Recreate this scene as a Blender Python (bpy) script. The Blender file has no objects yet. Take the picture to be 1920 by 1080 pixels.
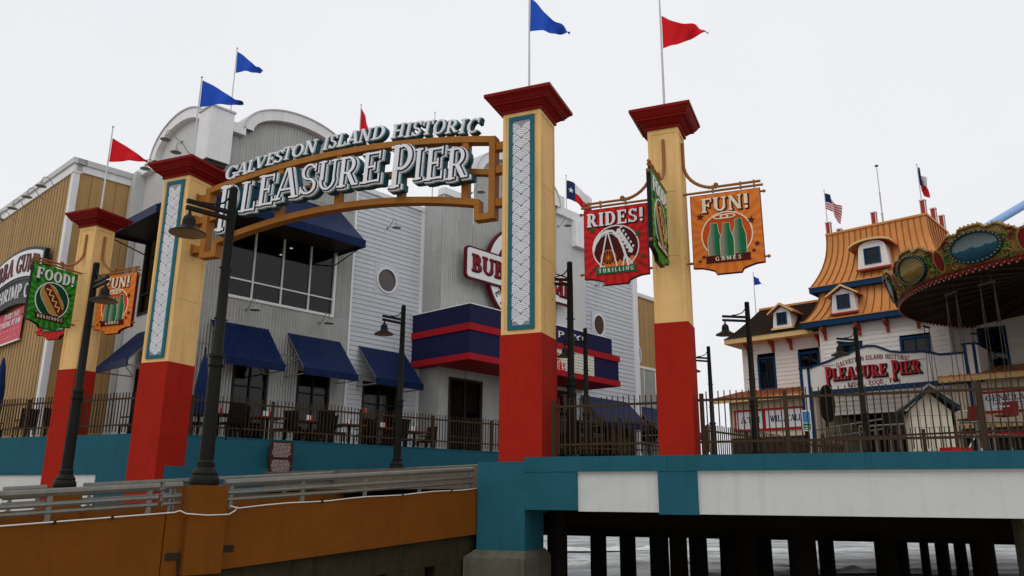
import bpy, math, random
import numpy as np
from mathutils import Vector, Matrix
random.seed(7)
S = bpy.context.scene
COL = S.collection
R = math.radians
# ------------------------------------------------------------------ camera
FPX, PIT, ROL = 1500.0, R(14.83), R(.405)
cam = bpy.data.cameras.new('camera'); camo = bpy.data.objects.new('camera', cam); COL.objects.link(camo)
camo.matrix_world = Matrix.Rotation(R(90)+PIT, 4, 'X') @ Matrix.Rotation(ROL, 4, 'Z')
cam.sensor_width = 36; cam.lens = FPX/1920*36; cam.clip_end = 6000; cam.clip_start = .1
S.camera = camo
# ------------------------------------------------------------------ overcast sky
SUN_EL, SUN_AZ = 52, -35          # light comes softly over the left shoulder of the viewer
w = bpy.data.worlds.new('World'); S.world = w; w.use_nodes = True
nt = w.node_tree; nt.nodes.clear()
sky = nt.nodes.new('ShaderNodeTexSky'); sky.sky_type = 'NISHITA'; sky.sun_disc = False
sky.sun_elevation = R(SUN_EL); sky.sun_rotation = R(180+SUN_AZ); sky.dust_density = 4
sc_ = nt.nodes.new('ShaderNodeVectorMath'); sc_.operation = 'SCALE'; sc_.inputs['Scale'].default_value = .10
hs = nt.nodes.new('ShaderNodeHueSaturation'); hs.inputs['Saturation'].default_value = .2
tc = nt.nodes.new('ShaderNodeTexCoord')
nz = nt.nodes.new('ShaderNodeTexNoise'); nz.inputs['Scale'].default_value = 1.6; nz.inputs['Detail'].default_value = 4
rp = nt.nodes.new('ShaderNodeValToRGB')
rp.color_ramp.elements[0].position = .3; rp.color_ramp.elements[0].color = (.865, .89, .94, 1)
rp.color_ramp.elements[1].position = .7; rp.color_ramp.elements[1].color = (.94, .95, .975, 1)
mx = nt.nodes.new('ShaderNodeMixRGB'); mx.inputs[0].default_value = .9
bg = nt.nodes.new('ShaderNodeBackground'); ow = nt.nodes.new('ShaderNodeOutputWorld')
L = nt.links.new
L(sky.outputs[0], hs.inputs['Color']); L(hs.outputs[0], sc_.inputs[0]); L(sc_.outputs[0], mx.inputs[1])
L(tc.outputs['Generated'], nz.inputs['Vector']); L(nz.outputs[0], rp.inputs[0]); L(rp.outputs[0], mx.inputs[2])
L(mx.outputs[0], bg.inputs[0]); L(bg.outputs[0], ow.inputs[0]); bg.inputs[1].default_value = 1.0
sl = bpy.data.lights.new('sun', 'SUN'); sl.energy = .5; sl.angle = R(35); sl.color = (1, .97, .92)
so = bpy.data.objects.new('sun', sl); COL.objects.link(so)
so.rotation_euler = (R(90-SUN_EL), 0, R(SUN_AZ))
S.view_settings.view_transform = 'Standard'; S.view_settings.look = 'None'
S.view_settings.exposure = 0; S.view_settings.gamma = 1
# ------------------------------------------------------------------ helpers: pixel rays and wall frames
def ray(px, py):
    u = px-960; v = py-540; c, s = math.cos(ROL), math.sin(ROL)
    x = (c*u+s*v)/FPX; y = -(-s*u+c*v)/FPX
    return (x, math.cos(PIT)-y*math.sin(PIT), math.sin(PIT)+y*math.cos(PIT))
class Fr:
    """vertical wall frame: x along the wall to the viewer's right, y into the wall, z up"""
    def __init__(s, o, deg):
        s.o = (o[0], o[1], o[2] if len(o) > 2 else 0.); s.deg = deg; s.a = R(deg)
        s.x = (math.cos(s.a), math.sin(s.a)); s.y = (-s.x[1], s.x[0])
    def P(s, p):
        return Vector((s.o[0]+p[0]*s.x[0]+p[1]*s.y[0], s.o[1]+p[0]*s.x[1]+p[1]*s.y[1], s.o[2]+p[2]))
    def px(s, px, py, y=0.):
        r = ray(px, py); ox, oy, oz = s.o
        t = (y+ox*s.y[0]+oy*s.y[1])/(r[0]*s.y[0]+r[1]*s.y[1])
        X, Y, Z = r[0]*t, r[1]*t, r[2]*t
        return ((X-ox)*s.x[0]+(Y-oy)*s.x[1], Z-oz)
    def sub(s, x, y, deg=0, z=0.):
        p = s.P((x, y, z)); return Fr(p, s.deg+deg)
def atY(px, py, Y):
    r = ray(px, py); t = Y/r[1]; return Vector((r[0]*t, Y, r[2]*t))
# ------------------------------------------------------------------ helpers: things and parts
def tag(o, label=None, cat=None, group=None, kind=None):
    if label: o['label'] = label
    if cat: o['category'] = cat
    if group: o['group'] = group
    if kind: o['kind'] = kind
    return o
def thing(name, label, cat, loc=(0, 0, 0), rz=0., group=None):
    o = bpy.data.objects.new(name, None); COL.objects.link(o); o.empty_display_size = .2
    o.location = loc; o.rotation_euler = (0, 0, R(rz)); return tag(o, label, cat, group)
def at_fr(name, label, cat, fr, x, y, z, group=None):
    return thing(name, label, cat, fr.P((x, y, z)), 0, group)
def rootloc(p):
    q = p
    while q.parent: q = q.parent
    return Vector(q.location)
class MB:
    def __init__(s): s.v = []; s.f = []; s.uv = None
    def add(s, v, f):
        n = len(s.v); s.v += [tuple(p) for p in v]; s.f += [tuple(i+n for i in q) for q in f]; return s
    def box(s, x0, x1, y0, y1, z0, z1):
        return s.add([(x0,y0,z0),(x1,y0,z0),(x1,y1,z0),(x0,y1,z0),(x0,y0,z1),(x1,y0,z1),(x1,y1,z1),(x0,y1,z1)],
                     [(0,3,2,1),(4,5,6,7),(0,1,5,4),(1,2,6,5),(2,3,7,6),(3,0,4,7)])
    def prism(s, poly, y0, y1):                       # polygon in x,z pushed along y
        n = len(poly)
        return s.add([(x, y0, z) for x, z in poly]+[(x, y1, z) for x, z in poly],
                     [tuple(range(n)), tuple(range(2*n-1, n-1, -1))]+[(i, i+n, (i+1) % n+n, (i+1) % n) for i in range(n)])
    def prismz(s, poly, z0, z1):                      # polygon in x,y pushed along z
        n = len(poly)
        return s.add([(x, y, z0) for x, y in poly]+[(x, y, z1) for x, y in poly],
                     [tuple(range(n-1, -1, -1)), tuple(range(n, 2*n))]+[(i, (i+1) % n, (i+1) % n+n, i+n) for i in range(n)])
    def prismx(s, poly, x0, x1):                      # polygon in y,z pushed along x
        n = len(poly)
        return s.add([(x0, y, z) for y, z in poly]+[(x1, y, z) for y, z in poly],
                     [tuple(range(n-1, -1, -1)), tuple(range(n, 2*n))]+[(i, (i+1) % n, (i+1) % n+n, i+n) for i in range(n)])
    def ring(s, outer, inner, y0, y1):                # frame between two outlines of equal length
        n = len(outer)
        s.add([(x, y0, z) for x, z in outer]+[(x, y0, z) for x, z in inner]+[(x, y1, z) for x, z in outer]+[(x, y1, z) for x, z in inner],
              sum([[(i, (i+1) % n, (i+1) % n+n, i+n), (i+2*n, i+3*n, (i+1) % n+3*n, (i+1) % n+2*n),
                    (i, i+2*n, (i+1) % n+2*n, (i+1) % n), (i+n, (i+1) % n+n, (i+1) % n+3*n, i+3*n)] for i in range(n)], []))
        return s
    def rect_ring(s, x0, x1, z0, z1, t, y0, y1):
        return s.ring([(x0,z0),(x1,z0),(x1,z1),(x0,z1)], [(x0+t,z0+t),(x1-t,z0+t),(x1-t,z1-t),(x0+t,z1-t)], y0, y1)
    def tube(s, pts, r, n=8, caps=True):
        pts = [Vector(p) for p in pts]; rings = []
        rr = r if isinstance(r, (list, tuple)) else [r]*len(pts)
        nrm = None
        for i, p in enumerate(pts):
            d = (pts[min(i+1, len(pts)-1)]-pts[max(i-1, 0)]).normalized()
            if nrm is None: nrm = d.orthogonal().normalized()
            nrm = (nrm-d*nrm.dot(d)).normalized(); b = d.cross(nrm)
            rings.append([p+(nrm*math.cos(2*math.pi*k/n)+b*math.sin(2*math.pi*k/n))*rr[i] for k in range(n)])
        v = [q for g in rings for q in g]; f = []
        for i in range(len(pts)-1):
            for k in range(n):
                f.append((i*n+k, i*n+(k+1) % n, (i+1)*n+(k+1) % n, (i+1)*n+k))
        if caps: f += [tuple(range(n-1, -1, -1)), tuple((len(pts)-1)*n+k for k in range(n))]
        return s.add(v, f)
    def bar(s, pts, w, h):                            # rectangular section along a path lying in the x,z plane
        v = []; f = []; n = len(pts)
        for i in range(n):
            a = pts[max(i-1, 0)]; b = pts[min(i+1, n-1)]; d = Vector((b[0]-a[0], b[2]-a[2])).normalized(); nx, nz_ = -d.y, d.x
            x, y, z = pts[i]
            v += [(x-nx*h/2, y-w/2, z-nz_*h/2), (x+nx*h/2, y-w/2, z+nz_*h/2), (x+nx*h/2, y+w/2, z+nz_*h/2), (x-nx*h/2, y+w/2, z-nz_*h/2)]
        for i in range(n-1):
            for k in range(4): f.append((i*4+k, i*4+(k+1) % 4, i*4+4+(k+1) % 4, i*4+4+k))
        f += [(3, 2, 1, 0), tuple(4*(n-1)+k for k in range(4))]
        return s.add(v, f)
    def lathe(s, prof, n=16, c=(0, 0, 0), cap=True):
        v = []; f = []; m = len(prof)
        for r, z in prof:
            v += [(c[0]+r*math.cos(2*math.pi*k/n), c[1]+r*math.sin(2*math.pi*k/n), c[2]+z) for k in range(n)]
        for i in range(m-1):
            for k in range(n): f.append((i*n+k, i*n+(k+1) % n, (i+1)*n+(k+1) % n, (i+1)*n+k))
        if cap: f += [tuple(range(n-1, -1, -1)), tuple((m-1)*n+k for k in range(n))]
        return s.add(v, f)
    def grid(s, fn, nu, nv, thick=None):
        v = [fn(i/nu, j/nv) for j in range(nv+1) for i in range(nu+1)]
        f = [(j*(nu+1)+i, j*(nu+1)+i+1, (j+1)*(nu+1)+i+1, (j+1)*(nu+1)+i) for j in range(nv) for i in range(nu)]
        s.uvs = [(i/nu, j/nv) for j in range(nv+1) for i in range(nu+1)]
        return s.add(v, f)
    def xf(s, fn): s.v = [tuple(fn(p)) for p in s.v]; return s
    def build(s, name, mat, parent=None, fr=None, smooth=False, uv=False, thick=0, label=None):
        me = bpy.data.meshes.new(name)
        v = s.v
        if fr is not None:
            o = rootloc(parent) if parent else Vector((0, 0, 0))
            v = [tuple(fr.P(p)-o) for p in v]
        me.from_pydata(v, [], s.f); me.update()
        if uv:
            lay = me.uv_layers.new(name='UVMap')
            for l in me.loops: lay.data[l.index].uv = s.uvs[l.vertex_index]
        if smooth:
            for p in me.polygons: p.use_smooth = True
            if smooth == 'a':
                try: me.set_sharp_from_angle(angle=R(40))
                except Exception: pass
        me.materials.append(M[mat])
        ob = bpy.data.objects.new(name, me); COL.objects.link(ob)
        if parent: ob.parent = parent
        if thick:
            md = ob.modifiers.new('thickness', 'SOLIDIFY'); md.thickness = thick
        if label: ob['label'] = label
        return ob
_cube = {}
def cube(mat):
    if mat not in _cube:
        b = MB().box(-.5, .5, -.5, .5, -.5, .5); me = bpy.data.meshes.new('unit_'+mat); me.from_pydata(b.v, [], b.f); me.materials.append(M[mat]); _cube[mat] = me
    return _cube[mat]
def bx(name, mat, parent, x0, x1, y0, y1, z0, z1, fr=None):
    o = bpy.data.objects.new(name, cube(mat)); COL.objects.link(o); o.parent = parent
    c = Vector(((x0+x1)/2, (y0+y1)/2, (z0+z1)/2)); o.scale = (abs(x1-x0), abs(y1-y0), abs(z1-z0))
    if fr is not None:
        o.location = fr.P(c)-rootloc(parent); o.rotation_euler = (0, 0, fr.a)
    else: o.location = c
    return o
def inst(name, me, parent, loc, rot=(0, 0, 0), scale=(1, 1, 1)):
    o = bpy.data.objects.new(name, me); COL.objects.link(o); o.parent = parent; o.location = loc; o.rotation_euler = rot; o.scale = scale; return o
def copy_tree(o, parent=None):
    c = o.copy(); COL.objects.link(c); c.parent = parent
    for ch in list(o.children): copy_tree(ch, c)
    return c
def dup(root, loc, rz, label, scale=1.):
    c = copy_tree(root); c.location = loc; c.rotation_euler = (0, 0, R(rz)); c.scale = (scale,)*3; c['label'] = label; return c
def struct(ob): ob['kind'] = 'structure'; return ob
# ------------------------------------------------------------------ materials
M = {}
def mat(name, col, rough=.6, var=.15, scale=2.5, bump=0., bscale=60., metal=0., spec=.08, streak=0., dirt=(.05, .045, .04), rnd=.05):
    m = bpy.data.materials.new(name); m.use_nodes = True; n = m.node_tree.nodes; l = m.node_tree.links.new
    b = n['Principled BSDF']; b.inputs['Roughness'].default_value = rough; b.inputs['Metallic'].default_value = metal
    b.inputs['Specular IOR Level'].default_value = spec
    g = n.new('ShaderNodeNewGeometry')
    nz = n.new('ShaderNodeTexNoise'); nz.inputs['Scale'].default_value = scale; nz.inputs['Detail'].default_value = 10; nz.inputs['Roughness'].default_value = .74
    l(g.outputs['Position'], nz.inputs['Vector'])
    mr = n.new('ShaderNodeMapRange'); mr.inputs['From Min'].default_value = .25; mr.inputs['From Max'].default_value = .75
    mr.inputs['To Min'].default_value = 1-var; mr.inputs['To Max'].default_value = 1+var; l(nz.outputs[0], mr.inputs['Value'])
    oi = n.new('ShaderNodeObjectInfo'); om = n.new('ShaderNodeMapRange'); om.inputs['To Min'].default_value = 1-rnd; om.inputs['To Max'].default_value = 1+rnd; l(oi.outputs['Random'], om.inputs['Value'])
    mu = n.new('ShaderNodeMath'); mu.operation = 'MULTIPLY'; l(mr.outputs[0], mu.inputs[0]); l(om.outputs[0], mu.inputs[1])
    c = n.new('ShaderNodeVectorMath'); c.operation = 'SCALE'; c.inputs[0].default_value = col; l(mu.outputs[0], c.inputs['Scale'])
    out = c.outputs[0]
    if streak:
        mp = n.new('ShaderNodeMapping'); mp.inputs['Scale'].default_value = (5, 5, .35); l(g.outputs['Position'], mp.inputs['Vector'])
        n2 = n.new('ShaderNodeTexNoise'); n2.inputs['Scale'].default_value = 1.4; n2.inputs['Detail'].default_value = 5; l(mp.outputs[0], n2.inputs['Vector'])
        r2 = n.new('ShaderNodeMapRange'); r2.inputs['From Min'].default_value = .52; r2.inputs['From Max'].default_value = .8; r2.inputs['To Max'].default_value = streak
        l(n2.outputs[0], r2.inputs['Value'])
        mx = n.new('ShaderNodeMixRGB'); mx.inputs[2].default_value = (*dirt, 1); l(r2.outputs[0], mx.inputs[0]); l(out, mx.inputs[1]); out = mx.outputs[0]
    l(out, b.inputs['Base Color'])
    if bump:
        nb = n.new('ShaderNodeTexNoise'); nb.inputs['Scale'].default_value = bscale; nb.inputs['Detail'].default_value = 4; l(g.outputs['Position'], nb.inputs['Vector'])
        bp = n.new('ShaderNodeBump'); bp.inputs['Strength'].default_value = bump; bp.inputs['Distance'].default_value = .02
        l(nb.outputs[0], bp.inputs['Height']); l(bp.outputs[0], b.inputs['Normal'])
    M[name] = m; return m
def emit(name, col, st):
    m = bpy.data.materials.new(name); m.use_nodes = True; b = m.node_tree.nodes['Principled BSDF']
    b.inputs['Base Color'].default_value = (*col, 1); b.inputs['Emission Color'].default_value = (*col, 1); b.inputs['Emission Strength'].default_value = st; M[name] = m
mat('red_stucco', (.355, .0165, .0075), .75, .13, 1.6, .35, 90, rnd=.015, streak=.45, dirt=(.2, .012, .01))
mat('yellow_stucco', (.78, .5, .205), .7, .09, 1.8, .3, 90, rnd=.015, streak=.45, dirt=(.4, .24, .08))
mat('yellow_dark', (.36, .2, .06), .7)
mat('cap_red', (.19, .008, .006), .55, .15, 3, .15, 40, streak=.3, dirt=(.1, .01, .01))
mat('panel_teal', (.02, .13, .165), .5, .1)
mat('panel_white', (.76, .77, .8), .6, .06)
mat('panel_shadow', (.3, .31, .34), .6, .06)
mat('teal_wall', (.017, .1, .138), .7, .14, 1.2, .3, 70, rnd=.015, streak=.45, dirt=(.015, .07, .09))
mat('white_wall', (.59, .605, .605), .75, .07, 1.5, .3, 70, rnd=.015, streak=.22, dirt=(.35, .32, .27))
mat('orange_wall', (.165, .053, .006), .75, .14, 1.3, .4, 80, rnd=.015, streak=.45, dirt=(.1, .04, .01))
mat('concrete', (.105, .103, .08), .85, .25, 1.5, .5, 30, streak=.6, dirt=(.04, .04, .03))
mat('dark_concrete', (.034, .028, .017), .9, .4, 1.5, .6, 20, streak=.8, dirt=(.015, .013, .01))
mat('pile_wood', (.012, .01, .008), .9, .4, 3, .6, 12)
mat('road', (.2, .19, .18), .9, .15, 3, .3, 60)
mat('deck_wood', (.13, .1, .075), .85, .25, 3, .3, 20)
mat('sand', (.32, .26, .18), .95, .2, 1, .5, 20)
mat('fence_brown', (.052, .032, .018), .5, .2, 4)
mat('pipe_metal', (.18, .175, .155), .42, .25, 4, metal=.45, streak=.35, dirt=(.12, .09, .06))
mat('conduit', (.6, .6, .58), .5, .15, 5)
mat('lamp_dark', (.0085, .0085, .0065), .5, .25, 5, spec=.12)
mat('lamp_inside', (.3, .2, .12), .5)
mat('arch_brown', (.35, .14, .028), .5, .1, 3, streak=.25, dirt=(.2, .07, .015))
mat('bracket_brown', (.3, .13, .045), .5, .15, 4)
mat('letter_white', (.76, .77, .8), .45, .05)
mat('letter_teal', (.013, .075, .1), .4, .15)
mat('letter_dark', (.015, .03, .045), .4)
mat('corrugated', (.38, .385, .37), .42, .16, .8, metal=.25, streak=.55, rnd=.07, dirt=(.25, .24, .22))
mat('flat_metal', (.55, .555, .55), .5, .08, 1, metal=.1, streak=.3, dirt=(.33, .32, .3))
mat('trim_white', (.8, .8, .81), .6, .06, 2, streak=.3, dirt=(.4, .39, .36))
mat('siding_blue', (.56, .59, .62), .6, .06, 2, rnd=.035, streak=.2, dirt=(.36, .38, .42))
mat('tan_panel', (.4, .25, .105), .65, .1, 2, rnd=.07, streak=.35, dirt=(.26, .14, .05))
mat('awning_blue', (.0035, .013, .06), .38, .15, 3, metal=.1, streak=.35, dirt=(.05, .06, .09))
mat('marquee_navy', (.014, .014, .058), .5, .1)
mat('bright_red', (.5, .016, .02), .5, .08)
mat('band_red', (.37, .012, .02), .5, .08)
mat('board_cream', (.72, .7, .58), .5, .05)
mat('board_line', (.35, .34, .3), .6)
mat('sign_maroon', (.1, .008, .012), .4, .08)
mat('sign_white', (.75, .75, .76), .4, .04)
mat('sign_black', (.012, .012, .013), .4)
mat('banner_pink', (.62, .1, .13), .6, .06)
mat('frame_white', (.78, .78, .77), .5, .05)
mat('frame_dark', (.035, .03, .025), .5)
mat('frame_redbrown', (.16, .035, .025), .5)
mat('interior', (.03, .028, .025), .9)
mat('interior_red', (.3, .03, .015), .6)
mat('furniture', (.01, .009, .008), .6)
mat('table_brown', (.15, .04, .025), .5)
mat('umbrella_blue', (.01, .025, .09), .7)
mat('gooseneck', (.3, .3, .28), .5, .15)
mat('pole_grey', (.55, .55, .54), .4, .1, metal=.2)
mat('flag_red', (.62, .012, .018), .7, .06)
mat('flag_blue', (.02, .085, .5), .7, .06)
mat('flag_navy', (.015, .025, .09), .7)
mat('flag_white', (.75, .75, .75), .7)
mat('copper', (.6, .25, .078), .42, .14, 1.5, metal=.25, streak=.4, dirt=(.4, .12, .04))
mat('copper_seam', (.27, .095, .028), .45, metal=.2)
mat('shingle', (.022, .013, .0075), .9, .45, 6, .6, 25)
mat('ticket_white', (.8, .745, .69), .65, .05, 2, streak=.2, dirt=(.55, .48, .42))
mat('ticket_cream', (.68, .58, .43), .65, .06, 2, streak=.2, dirt=(.5, .4, .28))
mat('trim_yellow', (.75, .5, .22), .6, .07)
mat('trim_blue', (.008, .04, .105), .45, .1)
mat('corbel_red', (.34, .05, .025), .55)
mat('low_roof', (.45, .15, .06), .5, .2, 3, metal=.15, streak=.4, dirt=(.2, .06, .03))
mat('letter_red', (.5, .03, .035), .4)
mat('text_red', (.2, .02, .03), .5)
mat('text_navy', (.02, .02, .08), .5)
mat('sheet_blue', (.06, .22, .45), .5, .5, 20)
mat('kiosk_wall', (.68, .62, .5), .7, .05)
mat('kiosk_line', (.3, .27, .21), .8)
mat('kiosk_roof', (.015, .04, .05), .6, .3)
mat('wood_grey', (.25, .22, .18), .8, .3)
mat('gold', (.3, .18, .05), .4, .25, 8, metal=.15)
mat('rim_red', (.15, .014, .012), .45, .25, 8)
mat('leaf_green', (.05, .16, .03), .5, .4, 10)
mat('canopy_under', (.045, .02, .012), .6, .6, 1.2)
mat('chain', (.05, .045, .04), .45, .2)
mat('sky_tube', (.3, .48, .8), .4, .05)
mat('plaque', (.05, .018, .015), .5, .15)
mat('plaque_text', (.45, .36, .33), .6)
mat('food_dark', (.005, .06, .03), .5)
mat('bun', (.45, .24, .07), .5, .1); mat('sausage', (.13, .02, .01), .4); mat('mustard', (.8, .55, .18), .5); mat('cream', (.78, .66, .5), .5)
mat('star_dark', (.07, .02, .015), .5); mat('star_green', (.01, .12, .035), .5)
mat('food_star', (.005, .05, .012), .5)
mat('print_maroon', (.075, .008, .008), .5); mat('print_orange', (.72, .19, .03), .5); mat('fun_disc', (.52, .07, .01), .5)
mat('print_green', (.01, .13, .045), .5); mat('bottle_edge', (.72, .6, .42), .5)
mat('foam', (.6, .61, .6), .8, .35, 1.2, .8, 3)
mat('porthole_glass', (.05, .036, .034), .12, spec=.5)
mat('bulb', (.3, .25, .16), .4)
mat('frame_medal', (.012, .045, .05), .4)
emit('downlight', (1, .9, .75), 3.0)
emit('neon_red', (.9, .05, .03), 1.2)
def ray_mat(name, c1, c2, cx, cz, n=13):
    m = bpy.data.materials.new(name); m.use_nodes = True; N = m.node_tree.nodes; l = m.node_tree.links.new; b = N['Principled BSDF']; b.inputs['Specular IOR Level'].default_value = .1
    b.inputs['Roughness'].default_value = .45
    t = N.new('ShaderNodeTexCoord'); s = N.new('ShaderNodeSeparateXYZ'); l(t.outputs['Object'], s.inputs[0])
    def mth(op, a, bb=None):
        k = N.new('ShaderNodeMath'); k.operation = op
        for i, q in enumerate((a, bb)):
            if q is None: continue
            if isinstance(q, (int, float)): k.inputs[i].default_value = q
            else: l(q, k.inputs[i])
        return k.outputs[0]
    ang = mth('ARCTAN2', mth('SUBTRACT', s.outputs['Z'], cz), mth('SUBTRACT', s.outputs['X'], cx))
    v = mth('SINE', mth('MULTIPLY', ang, n*2))
    k = mth('MULTIPLY', mth('ADD', v, .35), 2.2)
    nz = N.new('ShaderNodeTexNoise'); nz.inputs['Scale'].default_value = 5; l(t.outputs['Object'], nz.inputs[0])
    k = mth('MULTIPLY', k, nz.outputs[0]); kk = N.new('ShaderNodeClamp'); l(k, kk.inputs[0])
    mx = N.new('ShaderNodeMixRGB'); l(kk.outputs[0], mx.inputs[0]); mx.inputs[1].default_value = (*c1, 1); mx.inputs[2].default_value = (*c2, 1)
    l(mx.outputs[0], b.inputs['Base Color']); M[name] = m
ray_mat('food_board', (.02, .16, .012), (.045, .3, .03), .64, .62)
ray_mat('fun_board', (.7, .2, .03), (.62, .15, .02), .65, .62)
ray_mat('rides_board', (.6, .013, .013), (.4, .01, .01), .65, .62)
def bottle_mat():
    m = bpy.data.materials.new('bottle'); m.use_nodes = True; N = m.node_tree.nodes; l = m.node_tree.links.new; b = N['Principled BSDF']; b.inputs['Specular IOR Level'].default_value = .1
    t = N.new('ShaderNodeTexCoord'); s = N.new('ShaderNodeSeparateXYZ'); l(t.outputs['Generated'], s.inputs[0])
    r = N.new('ShaderNodeValToRGB'); l(s.outputs['X'], r.inputs[0]); e = r.color_ramp.elements
    e[0].color = (.25, .25, .2, 1); e[0].position = .15; e[1].color = (.005, .14, .05, 1); e[1].position = .6
    l(r.outputs[0], b.inputs['Base Color']); M['bottle'] = m
bottle_mat()
def glass_mat(name, tint, gl):
    m = bpy.data.materials.new(name); m.use_nodes = True; N = m.node_tree.nodes; l = m.node_tree.links.new; N.remove(N['Principled BSDF'])
    o = N['Material Output']; tr = N.new('ShaderNodeBsdfTransparent'); tr.inputs[0].default_value = (*tint, 1)
    g = N.new('ShaderNodeBsdfGlossy'); g.inputs['Roughness'].default_value = .03
    ly = N.new('ShaderNodeLayerWeight'); ly.inputs[0].default_value = .25
    mr = N.new('ShaderNodeMapRange'); mr.inputs['To Min'].default_value = gl; mr.inputs['To Max'].default_value = .45; l(ly.outputs['Fresnel'], mr.inputs['Value'])
    mx = N.new('ShaderNodeMixShader'); l(mr.outputs[0], mx.inputs[0]); l(tr.outputs[0], mx.inputs[1]); l(g.outputs[0], mx.inputs[2]); l(mx.outputs[0], o.inputs[0]); M[name] = m
glass_mat('glass', (.4, .42, .41), .02)
def water_mat():
    m = bpy.data.materials.new('water'); m.use_nodes = True; N = m.node_tree.nodes; l = m.node_tree.links.new; b = N['Principled BSDF']
    g = N.new('ShaderNodeNewGeometry'); mp = N.new('ShaderNodeMapping'); mp.inputs['Rotation'].default_value = (0, 0, R(6)); mp.inputs['Scale'].default_value = (.22, 1.0, 1)
    l(g.outputs['Position'], mp.inputs[0])
    n1 = N.new('ShaderNodeTexNoise'); n1.inputs['Scale'].default_value = 1.1; n1.inputs['Detail'].default_value = 8; n1.inputs['Roughness'].default_value = .7; l(mp.outputs[0], n1.inputs[0])
    r = N.new('ShaderNodeValToRGB'); e = r.color_ramp.elements; e[0].position = .44; e[0].color = (.1, .11, .1, 1); e[1].position = .64; e[1].color = (.55, .56, .56, 1); l(n1.outputs[0], r.inputs[0])
    l(r.outputs[0], b.inputs['Base Color']); b.inputs['Roughness'].default_value = .4; b.inputs['Specular IOR Level'].default_value = .35
    bp = N.new('ShaderNodeBump'); bp.inputs['Strength'].default_value = .8; bp.inputs['Distance'].default_value = .15; l(n1.outputs[0], bp.inputs['Height']); l(bp.outputs[0], b.inputs['Normal']); M['water'] = m
water_mat()
def flag_mat(kind):
    m = bpy.data.materials.new('flag_'+kind); m.use_nodes = True; N = m.node_tree.nodes; l = m.node_tree.links.new; b = N['Principled BSDF']; b.inputs['Specular IOR Level'].default_value = .1; b.inputs['Roughness'].default_value = .7
    t = N.new('ShaderNodeUVMap'); s = N.new('ShaderNodeSeparateXYZ'); l(t.outputs[0], s.inputs[0])
    def mth(op, a, bb):
        k = N.new('ShaderNodeMath'); k.operation = op
        for i, q in enumerate((a, bb)):
            if isinstance(q, (int, float)): k.inputs[i].default_value = q
            else: l(q, k.inputs[i])
        return k.outputs[0]
    def mix(f, a, bb):
        k = N.new('ShaderNodeMixRGB'); l(f, k.inputs[0])
        for i, q in ((1, a), (2, bb)):
            if isinstance(q, tuple): k.inputs[i].default_value = (*q, 1)
            else: l(q, k.inputs[i])
        return k.outputs[0]
    U, V = s.outputs['X'], s.outputs['Y']; red, wh, bl = (.5, .012, .02), (.72, .72, .72), (.015, .025, .1)
    if kind == 'us':
        st = mth('LESS_THAN', mth('FRACT', mth('MULTIPLY', V, 6.5), 0), .5)
        c = mix(st, wh, red); can = mth('MULTIPLY', mth('LESS_THAN', U, .42), mth('GREATER_THAN', V, .46)); c = mix(can, c, bl)
    else:
        c = mix(mth('GREATER_THAN', V, .5), red, wh); c = mix(mth('LESS_THAN', U, .34), c, bl)
    l(c, b.inputs['Base Color']); M['flag_'+kind] = m
flag_mat('us'); flag_mat('texas')
def paint_mat(name, cols, scale):
    m = bpy.data.materials.new(name); m.use_nodes = True; N = m.node_tree.nodes; l = m.node_tree.links.new; b = N['Principled BSDF']; b.inputs['Specular IOR Level'].default_value = .1; b.inputs['Roughness'].default_value = .4
    g = N.new('ShaderNodeNewGeometry'); n1 = N.new('ShaderNodeTexNoise'); n1.inputs['Scale'].default_value = scale; n1.inputs['Detail'].default_value = 3; n1.inputs['Distortion'].default_value = 1.5; l(g.outputs['Position'], n1.inputs[0])
    r = N.new('ShaderNodeValToRGB'); r.color_ramp.interpolation = 'EASE'; e = r.color_ramp.elements
    while len(e) < len(cols): e.new(.5)
    for i, (p, c) in enumerate(cols): e[i].position = p; e[i].color = (*c, 1)
    l(n1.outputs[0], r.inputs[0]); l(r.outputs[0], b.inputs['Base Color']); M[name] = m
paint_mat('rim_paint', [(.3, (.03, .07, .02)), (.42, (.16, .12, .035)), (.52, (.3, .19, .07)), (.6, (.2, .05, .02)), (.7, (.2, .13, .05))], 7)
def scene_paint(name, top, mid, low):
    m = bpy.data.materials.new(name); m.use_nodes = True; N = m.node_tree.nodes; l = m.node_tree.links.new; b = N['Principled BSDF']; b.inputs['Specular IOR Level'].default_value = .1; b.inputs['Roughness'].default_value = .3
    g = N.new('ShaderNodeTexCoord'); s = N.new('ShaderNodeSeparateXYZ'); l(g.outputs['Generated'], s.inputs[0])
    nz = N.new('ShaderNodeTexNoise'); nz.inputs['Scale'].default_value = 6; l(g.outputs['Generated'], nz.inputs[0])
    k = N.new('ShaderNodeMath'); k.operation = 'MULTIPLY_ADD'; l(nz.outputs[0], k.inputs[0]); k.inputs[1].default_value = .25; l(s.outputs['Z'], k.inputs[2])
    r = N.new('ShaderNodeValToRGB'); e = r.color_ramp.elements; e.new(.5); e.new(.6)
    for i, (p, c) in enumerate([(.2, low), (.6, mid), (.64, top), (1, tuple(q*.6 for q in top))]): e[i].position = p; e[i].color = (*c, 1)
    l(k.outputs[0], r.inputs[0]); l(r.outputs[0], b.inputs['Base Color']); M[name] = m
scene_paint('paint_sea', (.2, .26, .26), (.03, .1, .14), (.008, .035, .055))
scene_paint('paint_dusk', (.35, .26, .1), (.24, .14, .03), (.1, .06, .015))
scene_paint('paint_pale', (.32, .36, .37), (.25, .28, .29), (.1, .14, .15))
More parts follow.
